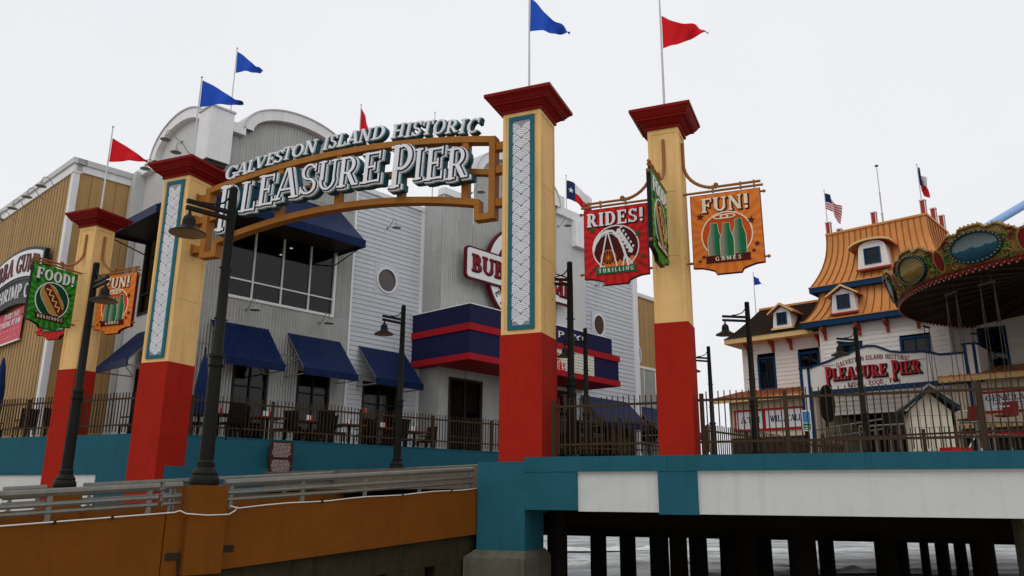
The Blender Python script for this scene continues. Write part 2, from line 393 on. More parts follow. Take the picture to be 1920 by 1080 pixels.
# ------------------------------------------------------------------ lettering: slab-serif strokes, one mesh per letter
T_, t_ = .2, .1
def _st(x, y0=0., y1=1., w=T_, sb=1, stp=1):
    o = [('l', x, y0, x, y1, w)]
    if sb: o.append(('s', x-w/2-.07, .045, x+w/2+.07, .045, .09))
    if stp: o.append(('s', x-w/2-.07, .955, x+w/2+.07, .955, .09))
    return o
def _h(x0, x1, y, w=t_): return [('l', x0, y, x1, y, w)]
def _v(x, y0, y1, w=.08): return [('l', x, y0, x, y1, w)]
def _a(cx, cy, rx, ry, a0, a1, tx=T_, ty=t_): return [('a', cx, cy, rx, ry, a0, a1, tx, ty)]
def _sf(x, y, hw=.15): return [('s', x-hw, y, x+hw, y, .09)]
G = {
 'A': (.86, [('l', .12, 0, .40, 1, .1), ('l', .74, 0, .46, 1, .2)]+_h(.2, .6, .32)+_sf(.13, .045)+_sf(.73, .045, .17)),
 'B': (.72, _st(.18)+_h(.18, .36, .95)+_h(.18, .36, .52)+_h(.18, .36, .05)+_a(.34, .745, .26, .255, -90, 90)+_a(.34, .265, .34, .265, -90, 90)),
 'C': (.8, _a(.44, .5, .42, .5, 48, 312)+_v(.74, .68, 1., .09)),
 'D': (.82, _st(.18)+_h(.18, .38, .95)+_h(.18, .38, .05)+_a(.36, .5, .42, .5, -90, 90)),
 'E': (.72, _st(.18)+_h(.18, .66, .95)+_h(.18, .5, .52)+_h(.18, .68, .05)+_v(.63, .74, 1.)+_v(.48, .39, .65)+_v(.65, 0, .27)),
 'F': (.7, _st(.18)+_h(.18, .66, .95)+_h(.18, .5, .5)+_v(.63, .72, 1.)+_v(.48, .37, .63)),
 'G': (.86, _a(.44, .5, .42, .5, 48, 330)+_v(.74, .7, 1., .09)+_v(.72, .04, .44, .18)+_sf(.7, .42, .17)),
 'H': (.88, _st(.18)+_st(.7)+_h(.2, .7, .5)),
 'I': (.4, _st(.2)),
 'K': (.86, _st(.18)+[('l', .66, 1, .3, .5, .1), ('l', .4, .58, .72, 0, .19)]+_sf(.68, .955)+_sf(.72, .045)),
 'L': (.68, _st(.18)+_h(.18, .64, .05)+_v(.62, 0, .3)),
 'M': (1.06, _st(.14, w=.11)+_st(.88)+[('l', .16, .98, .5, .1, .18), ('l', .84, .98, .5, .1, .1)]),
 'N': (.88, _st(.15, w=.11)+_st(.74, w=.11, sb=0)+[('l', .17, .98, .72, .02, .19)]),
 'O': (.86, _a(.43, .5, .42, .5, 0, 360)),
 'P': (.7, _st(.18)+_h(.18, .36, .95)+_h(.18, .36, .44)+_a(.34, .695, .34, .305, -90, 90)),
 'R': (.8, _st(.18)+_h(.18, .36, .95)+_h(.18, .36, .46)+_a(.34, .705, .32, .295, -90, 90)+[('l', .4, .46, .66, .02, .19)]+_sf(.7, .045, .12)),
 'S': (.7, _a(.35, .735, .29, .265, 25, 262, .17)+_a(.35, .265, .32, .265, 98, -158, .17)+_v(.6, .72, .98)+_v(.08, .02, .28)),
 'T': (.8, _st(.4, stp=0)+_h(.02, .78, .95)+_v(.06, .7, 1.)+_v(.74, .7, 1.)),
 'U': (.86, [('l', .17, .35, .17, 1, .2), ('l', .7, .35, .7, 1, .12)]+_a(.425, .36, .355, .36, 180, 360, .17)+_sf(.17, .955, .17)+_sf(.7, .955)),
 'V': (.84, [('l', .14, 1, .41, 0, .2), ('l', .72, 1, .45, 0, .1)]+_sf(.13, .955, .17)+_sf(.71, .955)),
 'W': (1.15, [('l', .14, 1, .34, 0, .19), ('l', .58, 1, .38, 0, .1), ('l', .56, 1, .77, 0, .19), ('l', 1.02, 1, .81, 0, .1)]+_sf(.13, .955, .17)+_sf(1.02, .955)),
 'Y': (.8, [('l', .12, 1, .4, .42, .19), ('l', .7, 1, .42, .42, .1), ('l', .4, 0, .4, .46, .19)]+_sf(.12, .955)+_sf(.7, .955)+_sf(.4, .045, .17)),
 '!': (.36, [('l', .18, .32, .18, 1, .2)]+_a(.18, .1, .11, .11, 0, 360, .11, .11)),
 '1': (.42, _st(.22, stp=0)+[('l', .06, .78, .22, .97, .1)]),
 '.': (.26, _a(.12, .1, .1, .1, 0, 360, .1, .1)), ',': (.26, _a(.12, .08, .1, .1, 0, 360, .1, .1)+[('l', .14, .05, .06, -.16, .1)]),
 '-': (.5, _h(.05, .45, .45)), '*': (.3, _a(.15, .45, .1, .1, 0, 360, .1, .1)), ' ': (.38, []),
}
def glyph(mb, ch, x0, x1, z0, z1, y0, y1, e=0., shear=0., sans=False, na=12, th=1., warp=None):
    """strokes of one letter between (x0,z0) and (x1,z1); faces at slightly different depth so none is coplanar"""
    w, st = G[ch]; sx = (x1-x0)/w; sz = z1-z0; k = 0; ep = max(.0012*abs(sz), .0005)
    for q in st:
        if sans and q[0] == 's': continue
        yy = y0-ep*k; k += 1
        if q[0] in 'ls':
            ax, az, bx_, bz, wd = q[1:6]
            a = Vector((x0+ax*sx, z0+az*sz)); b = Vector((x0+bx_*sx, z0+bz*sz)); d = (b-a)
            hw = wd*th*min(sx*1.15, sz)/2 if abs(d.y) > abs(d.x) else wd*th*sz/2
            hw += e; d.normalize(); n = Vector((-d.y, d.x)); a = a-d*e; b = b+d*e
            poly = [a+n*hw, a-n*hw, b-n*hw, b+n*hw]
            if abs(d.y) > abs(d.x) and q[0] == 'l' and abs(d.x) > .05:      # level cut on diagonals
                hx = hw/abs(d.y); poly = [Vector((a.x-hx, a.y)), Vector((a.x+hx, a.y)), Vector((b.x+hx, b.y)), Vector((b.x-hx, b.y))]
            polys = [poly]
        else:
            cx, cy, rx, ry, a0, a1, tx, ty = q[1:]
            n = max(4, int(na*abs(a1-a0)/180)); polys = []
            tx *= th*sx; ty *= th*sz; rx, ry = rx*sx, ry*sz; C = Vector((x0+cx*sx, z0+cy*sz)); full = abs(a1-a0) >= 359
            ea = 0 if full else math.degrees(e/max(min(rx, ry), .001))*(1 if a1 > a0 else -1)
            aa = [R(a0-ea+(a1-a0+2*ea)*i/n) for i in range(n+1)]
            for i in range(n):
                pp = []
                for t, o in ((aa[i], 1), (aa[i+1], 1), (aa[i+1], 0), (aa[i], 0)):
                    ox = rx+e if o else max(rx-tx-e, 0.0); oz = ry+e if o else max(ry-ty-e, 0.0)
                    pp.append(C+Vector((math.cos(t)*ox, math.sin(t)*oz)))
                polys.append(pp)
        for pp in polys:
            pp = [(p.x+shear*(p.y-z0), p.y) for p in pp]
            if warp: pp = [warp(*p) for p in pp]
            if q[0] == 'a':
                mb.add([(x, yy, z) for x, z in pp]+[(x, y1, z) for x, z in pp], [(0, 1, 2, 3), (0, 4, 5, 1), (2, 6, 7, 3), (3, 7, 4, 0), (1, 5, 6, 2), (7, 6, 5, 4)])
            else: mb.prism(pp, yy, y1)
    return mb
def text_w(t, tr=.08): return sum(G[c][0]+tr for c in t)-tr
def text(parent, t, x0, x1, z0, z1, y0, y1, mt, fr=None, name='letter', e=0., shear=0., sans=False, tr=.08, joined=False, na=8, th=1., warp=None):
    W = text_w(t, tr); s = (x1-x0)/W; x = x0; mb = MB()
    for c in t:
        w = G[c][0]
        if c != ' ':
            if not joined: mb = MB()
            glyph(mb, c, x, x+w*s, z0, z1, y0, y1, e, shear, sans, na, th, warp)
            if not joined: mb.build(name, mt, parent, fr)
        x += (w+tr)*s
    if joined: mb.build(name, mt, parent, fr)
def arcpts(cx, cz, rx, rz, a0, a1, n): return [(cx+rx*math.cos(R(a0+(a1-a0)*i/n)), cz+rz*math.sin(R(a0+(a1-a0)*i/n))) for i in range(n+1)]
def ell(cx, cz, rx, rz, n=32): return arcpts(cx, cz, rx, rz, 0, 360*(n-1)/n, n-1)
def star(cx, cz, r, n=5, q=.42, rot=90): return [(cx+(r if k % 2 == 0 else r*q)*math.cos(R(rot+180*k/n)), cz+(r if k % 2 == 0 else r*q)*math.sin(R(rot+180*k/n))) for k in range(2*n)]
# ================================================================== frames of the place
RA = 47.65                                    # the pier axis; everything on it is square to this
CO = Fr((-.22, 16.06), -22.8)                 # front face of the gate pillar that carries the right end of the arch
CP = Fr(CO.P((0, -.06, 0)), -22.3)            # face of the pier edge
RN = Fr((-.67, 16.2), RA)                     # outer face of the ramp's near wall
TF = Fr((-8.12, 20.34), 40)                   # terrace wall
PA = Fr((-12.013, 21.1), -22.8); PB = Fr((-9.277, 19.874), -22.8); PC = CO; PD = Fr((2.715, 14.84), -22.8)
WF = Fr((-8.5, 24.0), RA)                     # restaurant wall above the terrace
WL = Fr((-8.5, 24.0), RA-90)                  # its return to the left (x runs negative)
TBF = Fr((11.7, 42.0), RA-90)                 # ticket building front
DECK, TERR, SEA = .66, 1.44, -4.6
# ================================================================== setting
struct(MB().add([(-400, -60, SEA+.3), (400, -60, SEA+.3), (400, 22, SEA+.25), (400, 44, SEA-1.2), (-400, 50, SEA-1.2), (-400, 24, SEA+.25)], [(0, 1, 2, 5), (5, 2, 3, 4)]).build('beach', 'sand'))
def seaf(u, v):
    X = -700+1400*u; Y = 26+(v**3)*2600; k = max(0, 1-v*1.6)
    a = .42; s = X*math.sin(a)*.0+Y
    z = SEA+k*(.22*math.sin(Y*.75+.04*X+1.5*math.sin(X*.05))+.1*math.sin(Y*2.1-.1*X))
    return (X, Y, z)
struct(MB().grid(lambda u, v: (lambda X, Y: (X, Y, SEA+(.11*math.sin(Y*.62+.05*X+1.3*math.sin(X*.06))+.05*math.sin(Y*1.9-.13*X+math.sin(X*.3)))))(-60+160*u, 26+130*v), 160, 260).build('sea', 'water', smooth=True))
struct(MB().add([(-3000, 155, SEA-.05), (3000, 155, SEA-.05), (3000, 5000, SEA-.05), (-3000, 5000, SEA-.05), (-3000, 26, SEA-.05), (-60, 26, SEA-.05), (-60, 155, SEA-.05), (100, 26, SEA-.05), (3000, 26, SEA-.05), (100, 155, SEA-.05)],
    [(0, 1, 2, 3), (4, 5, 6, 0), (7, 8, 1, 9)]).build('sea_offshore', 'water'))
# breakers
for i, (px, py, Y, ln) in enumerate([(1180, 1030, 62, 26), (1600, 1055, 56, 22), (1300, 1018, 80, 40)]):
    c = atY(px, py, Y)
    def br(u, v, c=c, ln=ln, i=i):
        a = (u-.5)*ln; w = math.sin(math.pi*u)**.5
        return (c.x+a, c.y+1.2*math.sin(a*.3+i)+.9*math.cos(math.pi*v), SEA+.05+w*(.26+.12*math.sin(a*1.7+i)+.08*math.sin(a*4.1))*math.sin(math.pi*v))
    tag(MB().grid(br, 60, 6).build('breaker', 'foam', smooth=True), kind='stuff')
def rot2(fr, pts): return [tuple(fr.P((x, y, 0)))[:2] for x, y in pts]
# pier deck: from the edge back along the pier
d0 = CP.P((-.44, .3, 0)); d1 = CP.P((14, .3, 0))
rx, ry = math.sin(R(90-RA)), math.cos(R(90-RA))
deckp = [(d0.x, d0.y), (d1.x, d1.y), (d1.x+rx*75, d1.y+ry*75), (d0.x-14+rx*75, d0.y+8+ry*75), (d0.x-22, d0.y+22), (d0.x-6.2, d0.y+5.2)]
struct(MB().prismz(deckp, DECK-.45, DECK).build('pier_deck', 'deck_wood'))
tp = [TF.P((-.1, .12, 0)), TF.P((10.6, .12, 0)), TF.P((10.6, 3.2, 0)), WF.P((22, -.5, 0)), WF.P((22, 6, 0)), PA.P((-9, 14, 0)), PA.P((-9, .35, 0)), PB.P((.5, .35, 0))]
struct(MB().prismz([(p.x, p.y) for p in tp], TERR-.9, TERR).build('terrace_floor', 'deck_wood'))
# ramp road
zt = lambda x: .199+.0685*x
struct(MB().add([RN.P((x, y, zt(x)-.32-d)) for x in (-18, 5.5) for y in (.2, 4.75) for d in (0, .3)], [(0, 4, 6, 2), (1, 3, 7, 5), (0, 1, 5, 4), (2, 6, 7, 3), (0, 2, 3, 1), (4, 5, 7, 6)]).build('ramp', 'road'))
# ------------------------------------------------------------------ pier edge: coping, white panels, pilaster, column, footing
t = at_fr('pier_edge_wall', 'long teal and white concrete beam of the pier edge with square column and footing', 'wall', CP, 0, .3, -1)
MB().box(-.44, .553, .0, 1.05, -.97, .72).build('column', 'teal_wall', t, CP)
MB().box(.553, 1.6, .0, .5, -.18, .52).build('teal_panel', 'teal_wall', t, CP)
for a, b in ((.553, 3.3), (3.304, 6.6), (6.604, 9.9), (9.904, 14)): MB().box(a, b, -.012, .5, .52, .80).build('coping', 'teal_wall', t, CP)
MB().box(1.6, 3.13, .06, .45, -.2, .523).build('white_panel', 'white_wall', t, CP)
MB().box(3.13, 3.83, .0, .5, -.235, .52).build('pilaster', 'teal_wall', t, CP)
MB().box(3.83, 14, .06, .45, -.225, .523).build('white_panel', 'white_wall', t, CP)
for a, b in ((1.6, 3.13), (3.83, 14)): MB().prismx([(.062, .522), (.02, .522), (.062, .47)], a+.003, b-.003).build('drip_mould', 'white_wall', t, CP)
ft = MB()
ft.add([(-.62, -.2, -1.06), (.62, -.2, -1.06), (.62, 1.3, -1.06), (-.62, 1.3, -1.06), (-.46, -.03, -.93), (.575, -.03, -.93), (.575, 1.1, -.93), (-.46, 1.1, -.93)], [(0, 1, 5, 4), (1, 2, 6, 5), (2, 3, 7, 6), (3, 0, 4, 7), (4, 5, 6, 7)])
ft.box(-.62, .62, -.2, 1.3, -1.9, -1.06).box(-.5, .5, -.1, 1.2, -5.5, -1.9).build('footing', 'concrete', t, CP)
MB().box(8.78, 9.8, .35, 1.4, -5.5, -.226).build('column', 'concrete', t, CP)
for x, z in ((.02, .62), (.5, .1), (2.2, .2), (5.2, .4)):
    MB().box(x, x+.05, -.004, .0, z-.008, z+.008).build('patch_mark', 'concrete', t, CP) if x < 1.5 else None
# ------------------------------------------------------------------ piles and cap beams under the pier
piles = [(1045, 17.5, .42), (1122, 25, .48), (1177, 26, .5), (1236, 22, .5), (1272, 21.6, .46), (1309, 23, .5), (1366, 23.5, .5), (1398, 20.5, .55), (1432, 24, .46),
         (1504, 18.5, .6), (1549, 25.5, .46), (1660, 21.5, .52), (1690, 25, .36), (1733, 36, .35), (1766, 27, .4), (1800, 30, .4), (1842, 20, .52), (1585+95, 40, .3)]
WORD = ['black timber pile under the pier, number', ]
side = ['just right of the blue column footing', 'first of two between wide gaps beside the blue column', 'second of two between wide gaps beside the blue column', 'left one of the dark cluster below the teal pilaster', 'middle one of the dark cluster below the teal pilaster',
        'right one of the dark cluster below the teal pilaster', 'just right of the narrow bright gap of surf', 'the thick one right of the narrow bright gap', 'left of the widest pair of surf gaps', 'the thick one in the middle of the white beam',
        'slim one right beside the thick middle pile', 'right of the widest gap of surf', 'thin one hugging the pile right of the widest gap', 'slim brownish one far out in the water', 'among the far right piles, tapering into shade',
        'farthest of the right group, half hidden', 'nearest the right end column', 'thinnest one, far out behind the others']
for i, (px, Y, d) in enumerate(piles):
    p = atY(px, 1030, Y); rr = d/2
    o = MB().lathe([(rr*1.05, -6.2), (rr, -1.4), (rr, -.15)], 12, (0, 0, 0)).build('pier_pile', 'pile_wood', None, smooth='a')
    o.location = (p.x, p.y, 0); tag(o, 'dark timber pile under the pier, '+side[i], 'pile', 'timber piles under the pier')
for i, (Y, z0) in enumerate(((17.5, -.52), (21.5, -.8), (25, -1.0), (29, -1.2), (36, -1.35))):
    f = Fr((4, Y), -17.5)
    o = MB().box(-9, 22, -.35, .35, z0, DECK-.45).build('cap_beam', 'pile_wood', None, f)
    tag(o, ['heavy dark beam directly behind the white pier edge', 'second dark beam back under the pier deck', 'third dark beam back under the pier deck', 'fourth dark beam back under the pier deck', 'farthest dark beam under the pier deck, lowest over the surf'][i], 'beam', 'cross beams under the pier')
# ------------------------------------------------------------------ ramp walls
def ramp_wall(name, label, y0, y1, pieces, peds, front=True):
    t = at_fr(name, label, 'wall', RN, peds[0][0], y0, -1.2)
    for a, b, yo in pieces:
        v = []
        for x in (a, b):
            for y in (y0+yo, y1): v += [(x, y, zt(x)-.85), (x, y, zt(x))]
        MB().add(v, [(0, 1, 5, 4), (2, 6, 7, 3), (1, 3, 7, 5), (0, 4, 6, 2), (0, 2, 3, 1), (4, 5, 7, 6)]).build('wall_panel', 'orange_wall', t, RN)
    for a, b in peds:
        xm = (a+b)/2; bot = zt(xm)-.87; top = zt(xm)+.36
        MB().box(a, b, y0-.09, y1+.06, bot, top-.03).build('pedestal', 'orange_wall', t, RN)
        MB().box(a+.012, b-.012, y0-.078, y1+.048, top-.03, top).build('pedestal_top', 'orange_wall', t, RN)
    return t
tn = ramp_wall('ramp_wall', 'long brown orange ramp wall in the foreground with a lamp pedestal', 0, .26, [(-18, -6.17, 0), (-6.15, -5.88, .012), (-5.3, .02, 0)], [(-5.88, -5.3)])
v = []
for x in (-18, .3):
    for y in (.14, .7): v += [(x, y, zt(x)-1.32), (x, y, zt(x)-.852)]
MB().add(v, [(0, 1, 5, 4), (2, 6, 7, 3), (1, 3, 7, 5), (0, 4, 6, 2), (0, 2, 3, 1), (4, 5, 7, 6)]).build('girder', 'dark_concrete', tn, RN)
for a, b, dz in ((-6.1, -5.89, -.62), (-5.29, -5.08, -.6)):                       # thin dark boxes paint the shade inside broken corner pockets beside the pedestal
    MB().box(a, b, -.004, .05, zt(a)+dz-.01, zt(a)+dz+.09).build('pocket_shade', 'dark_concrete', tn, RN)
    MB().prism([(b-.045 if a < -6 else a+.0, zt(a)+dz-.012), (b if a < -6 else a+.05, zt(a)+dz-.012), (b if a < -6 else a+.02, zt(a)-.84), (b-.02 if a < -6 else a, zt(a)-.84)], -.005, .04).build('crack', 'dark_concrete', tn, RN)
tf_ = ramp_wall('ramp_wall', 'far brown orange ramp wall with two lamp pedestals below the terrace', 4.75, 5.0, [(-18, -6.1, 0), (-5.58, 1.75, 0), (2.28, 6.5, 0)], [(-6.1, -5.58), (1.75, 2.28)])
v = []
for x in (-18, 6.6):
    for y in (4.3, 4.86): v += [(x, y, zt(x)-1.9), (x, y, zt(x)-.852)]
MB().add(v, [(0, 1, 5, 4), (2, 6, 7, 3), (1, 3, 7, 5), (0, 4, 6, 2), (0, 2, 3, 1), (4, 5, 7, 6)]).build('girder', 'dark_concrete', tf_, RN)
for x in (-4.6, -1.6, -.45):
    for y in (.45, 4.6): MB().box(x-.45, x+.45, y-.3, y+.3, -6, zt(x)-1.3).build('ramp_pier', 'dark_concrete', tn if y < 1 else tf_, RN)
# white conduit along the near wall
def cz(x): return zt(x)+.012
cp = [(-18, -.02, cz(-18)), (-6.05, -.02, cz(-6.05)), (-5.98, -.03, cz(-6)+.02), (-5.93, -.12, cz(-6)-.02), (-5.6, -.125, zt(-5.6)-.06), (-5.28, -.125, zt(-5.3)-.07), (-5.18, -.11, zt(-5.2)-.03), (-5.1, -.03, zt(-5.1)+.02)]
cp2 = [(-5.26, -.11, zt(-5.3)+.05), (-5.1, -.06, zt(-5.1)-.0)]+[(x, -.02, cz(x)+.01*math.sin(x*4)) for x in np.linspace(-5.0, .01, 14)]
t = at_fr('conduit_pipe', 'thin white conduit pipe clipped along the top of the near ramp wall', 'pipe', RN, -5, 0, -.2)
MB().tube([RN.P(p) for p in cp], .0095, 6).xf(lambda p: Vector(p)-t.location).build('pipe', 'conduit', t, smooth=True)
MB().tube([RN.P(p) for p in cp2], .0095, 6).xf(lambda p: Vector(p)-t.location).build('pipe', 'conduit', t, smooth=True)
for x in (-7.6, -6.9, -3.6, -1.9, -.7): MB().box(x-.015, x+.015, -.04, .002, cz(x)-.025, cz(x)+.02).build('clip', 'lamp_dark', t, RN)
# ------------------------------------------------------------------ ramp hand rails
def rail(label, a, b, y, ends=(0, 0), hh=(.38, .23, .13)):
    t = at_fr('hand_rail', label, 'railing', RN, (a+b)/2, y, zt((a+b)/2), 'galvanised ramp rails')
    n = max(2, int((b-a)/1.25)+1)
    for k, h in enumerate(hh):
        MB().tube([RN.P((x, y, zt(x)+h))-t.location for x in (a, b)], (.05, .034, .03)[k], 8).build('rail', 'pipe_metal', t, smooth='a')
    for i in range(n):
        x = a+.12+(b-a-.24)*i/(n-1)
        MB().prism([(x-.028, zt(x)-.0), (x+.028, zt(x)), (x+.028, zt(x)+.37), (x-.028, zt(x)+.37)], y-.02, y+.02).build('post', 'pipe_metal', t, RN)
        MB().box(x-.05, x+.05, y-.045, y+.045, zt(x)-.004, zt(x)+.012).build('foot_plate', 'pipe_metal', t, RN)
    return t
rail('near grey pipe rail left of the foreground lamp post', -18, -6.25, .12)
rail('short grey pipe rail stub just left of the foreground lamp pedestal', -6.18, -5.92, .12)
rail('near grey pipe rail running right to the blue column', -5.26, .0, .12)
rail('far grey pipe rail at the left picture edge', -18, -6.9, 4.87)
rail('far grey pipe rail stub left of the far lamp pedestal', -6.82, -6.14, 4.87)
rail('far grey pipe rail between the two far lamp pedestals', -5.5, 1.7, 4.87)
rail('far grey pipe rail right of the second far pedestal', 2.35, 6.4, 4.87)
# ================================================================== gate pillars
def fan_mesh(half=0):
    mb = MB(); cs = [(-.205, -.13), (.205, -.13)] if half == 0 else [(.205 if half < 0 else -.205, -.13)]
    for rad in (.2, .158, .116, .074, .034):
        pts = []
        a0, a1 = (4, 176) if half == 0 else ((4, 90) if half < 0 else (90, 176))
        for i in range(19):
            a = R(a0+(a1-a0)*i/18); x, z = rad*math.cos(a), rad*math.sin(a)
            if z > -.001 and all((x-c[0])**2+(z-c[1])**2 > .203**2 for c in cs): pts.append(a)
        for a, b in zip(pts[:-1], pts[1:]):
            if b-a > R(20): continue
            ri, ro = max(rad-.029, .001), rad
            q = [(ro*math.cos(a), ro*math.sin(a)), (ro*math.cos(b), ro*math.sin(b)), (ri*math.cos(b), ri*math.sin(b)), (ri*math.cos(a), ri*math.sin(a))]
            mb.add([(x, -.016, z) for x, z in q]+[(x, .0, z) for x, z in q], [(0, 1, 2, 3), (0, 4, 5, 1), (2, 6, 7, 3)])
    me = bpy.data.meshes.new('scallop'); me.from_pydata(mb.v, [], mb.f); me.materials.append(M['panel_white']); return me
FAN = {h: fan_mesh(h) for h in (-1, 0, 1)}
def pillar(label, fr, w, zb, ztop, over, caph, panel):
    t = thing('gate_pillar', label, 'pillar', (fr.o[0], fr.o[1], zb), -22.8, 'entrance gate pillars')
    zr = 3.248-zb; zt_ = ztop-zb; e = .016
    MB().box(-e, w+e, -e, w+e, 0, zr).build('base', 'red_stucco', t)
    MB().box(.012, w-.012, .012, w-.012, zr, zt_+.02).build('shaft', 'yellow_stucco', t)
    b = MB(); k = .075
    for (x, y) in ((0, 0), (w-k, 0), (0, w-k), (w-k, w-k)): b.box(x, x+k, y, y+k, zr+.002, zt_)
    for z0, z1 in ((zr+.002, zr+.1), (zt_-.1, zt_)):
        b.box(k, w-k, .0, .02, z0, z1); b.box(k, w-k, w-.02, w, z0, z1); b.box(0, .02, k, w-k, z0, z1); b.box(w-.02, w, k, w-k, z0, z1)
    b.build('shaft_border', 'yellow_stucco', t)
    for z in (zr+(zt_-zr)*.33, zr+(zt_-zr)*.66): MB().box(w-.0125, w-.0105, .09, w-.09, z-.005, z+.005).build('panel_joint', 'yellow_dark', t); (None if panel else MB().box(.09, w-.09, .0105, .0125, z-.005, z+.005).build('panel_joint', 'yellow_dark', t))
    for k_ in range(5): MB().lathe([(.012, 0), (.01, .004)], 6, (0, 0, 0)).xf(lambda p, q=k_: (w-.012+p[2], .13+.16*(q % 2)*3, zr+.4+.6*q+p[0]) if True else p).build('anchor_bolt', 'frame_dark', t)
    prof = [(.0, 0), (.04, .0), (.04, .05), (.03, .06), (.07, .09), (.13, .15), (.17, .17), (.19, .17), (.19, .2), (.21, .21), (.25, .27), (over-.02, .32), (over, .33), (over, caph)]
    c = MB(); v = []
    for o, z in prof:
        v += [(-o, -o, zt_+z), (w+o, -o, zt_+z), (w+o, w+o, zt_+z), (-o, w+o, zt_+z)]
    f = [(4*i+j, 4*i+(j+1) % 4, 4*i+4+(j+1) % 4, 4*i+4+j) for i in range(len(prof)-1) for j in range(4)]; n = 4*len(prof)
    f.append((n-4, n-3, n-2, n-1)); c.add(v, f).build('cap', 'cap_red', t)
    if panel:
        x0, x1, z0, z1 = .147, .735, 3.335-zb, 8.08-zb
        pf = MB().rect_ring(x0, x1, z0, z1, .092, -.028, .012).build('panel_frame', 'panel_teal', t)
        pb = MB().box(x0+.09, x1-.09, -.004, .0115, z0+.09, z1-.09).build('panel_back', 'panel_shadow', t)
        cx = (x0+x1)/2; z = z0+.094; i = 0
        while z+.2 < z1-.092:
            if i % 2 == 0: inst('scallop', FAN[0], t, (cx, -.004, z))
            else:
                inst('scallop', FAN[-1], t, (cx-.205, -.004, z)); inst('scallop', FAN[1], t, (cx+.205, -.004, z))
            z += .13; i += 1
    return t
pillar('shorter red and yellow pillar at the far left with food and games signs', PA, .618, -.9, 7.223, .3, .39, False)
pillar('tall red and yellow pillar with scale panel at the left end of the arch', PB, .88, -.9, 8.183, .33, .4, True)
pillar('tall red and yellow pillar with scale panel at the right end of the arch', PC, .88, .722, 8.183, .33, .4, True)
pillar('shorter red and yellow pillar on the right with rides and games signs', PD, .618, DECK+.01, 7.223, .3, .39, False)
# ================================================================== arch sign between the tall pillars
t = at_fr('arch_sign', 'wide brown steel arch with big white letters between the tall pillars', 'sign', PB, 5.3, .44, 6)
up = lambda x: 8.205-.0235*(x-5.45)**2
lo = lambda x: 6.795-.0315*(x-5.4)**2
md = lambda x: 7.47-.026*(x-5.45)**2
xs = np.linspace(1.28, 9.4, 40); Y = .44
MB().bar([(x, Y, up(x)) for x in xs], .24, .15).build('upper_beam', 'arch_brown', t, PB)
MB().bar([(x, Y, lo(x)) for x in np.linspace(1.62, 9.1, 36)], .24, .15).build('lower_beam', 'arch_brown', t, PB)
MB().bar([(x, Y+.03, md(x)) for x in xs], .17, .13).build('middle_beam', 'arch_brown', t, PB)
for s, xa, xb in ((0, 1.25, 1.65), (1, 9.42, 9.06)):
    zt1 = up(xa)+.072
    MB().box(xa-.075, xa+.075, Y-.123, Y+.123, 5.95, zt1).build('end_post', 'arch_brown', t, PB)
    a, b = sorted((xa, xb)); lx = xb
    MB().box(min(xa, xb)+(.075 if s == 0 else -.06), max(xa, xb)+(.06 if s == 0 else -.075), Y-.12, Y+.12, 5.95, 6.1).build('foot_beam', 'arch_brown', t, PB)
    MB().box(lx-.065, lx+.065, Y-.118, Y+.118, 6.1, lo(lx)+.03).build('drop_post', 'arch_brown', t, PB)
for px, py in ((528, 360), (638, 340), (755, 325), (875, 320)):
    x = PB.px(px, py, Y)[0]
    MB().box(x-.075, x+.075, Y-.1, Y+.1, lo(x)+.07, up(x)-.07).build('upright', 'arch_brown', t, PB)
for z in (7.62, 7.02, 6.22):
    MB().box(.885, 1.176, Y-.09, Y+.09, z-.09, z+.09).build('wall_bracket', 'arch_brown', t, PB)
    MB().box(.88, .91, Y-.14, Y+.14, z-.14, z+.14).build('wall_plate', 'arch_brown', t, PB)
for z in (7.66, 7.1, 6.32):
    MB().box(9.494, 9.826, Y-.09, Y+.09, z-.09, z+.09).build('wall_bracket', 'arch_brown', t, PB)
big = [('P', 403, 434, 436, 352), ('L', 447, 478, 400, 344), ('E', 480, 512, 389, 332), ('A', 512, 557, 378, 321), ('S', 559, 592, 368, 312), ('U', 594, 630, 360, 305), ('R', 631, 670, 354, 298), ('E', 675, 713, 347, 290),
       ('P', 727, 770, 356, 276), ('I', 773, 791, 340, 281), ('E', 795, 831, 341, 281), ('R', 835, 876, 340, 281)]
YF = .06
for ch, a, b, pb_, pt in big:
    x0, z0 = PB.px(a, pb_, YF); x1, _ = PB.px(b, pb_, YF); _, z1 = PB.px(a, pt, YF)
    g = glyph(MB(), ch, x0+.06, x1+.06, z0-.02, z1-.02, .13, .29, .042, .06, th=.68).build('letter', 'letter_teal', t, PB)
    glyph(MB(), ch, x0+.034, x1+.034, z0-.016, z1-.016, .06, .135, .032, .06, th=.68).build('letter_edge', 'letter_white', g, PB)
    glyph(MB(), ch, x0+.012, x1+.012, z0-.004, z1-.004, .042, .07, .018, .06, th=.68).build('letter_outline', 'letter_dark', g, PB)
    glyph(MB(), ch, x0, x1, z0, z1, .028, .06, -.003, .06, th=.68).build('letter_face', 'letter_white', g, PB)
small = [('G', 420, 441, 338, 314), ('A', 441, 461, 330, 308), ('L', 462, 476, 324, 302), ('V', 475, 496, 317, 296), ('E', 497, 513, 311, 289), ('S', 513, 527, 306, 284), ('T', 527, 544, 301, 278), ('O', 545, 566, 296, 273), ('N', 568, 590, 290, 266),
         ('I', 603, 613, 282, 258), ('S', 615, 629, 279, 255), ('L', 631, 646, 276, 252), ('A', 648, 669, 272, 248), ('N', 671, 692, 268, 244), ('D', 695, 719, 263, 239),
         ('H', 732, 755, 260, 235), ('I', 757, 768, 258, 232), ('S', 770, 787, 256, 230), ('T', 789, 808, 254, 229), ('O', 810, 832, 253, 227), ('R', 834, 856, 251, 227), ('I', 859, 870, 251, 225), ('C', 873, 895, 251, 225)]
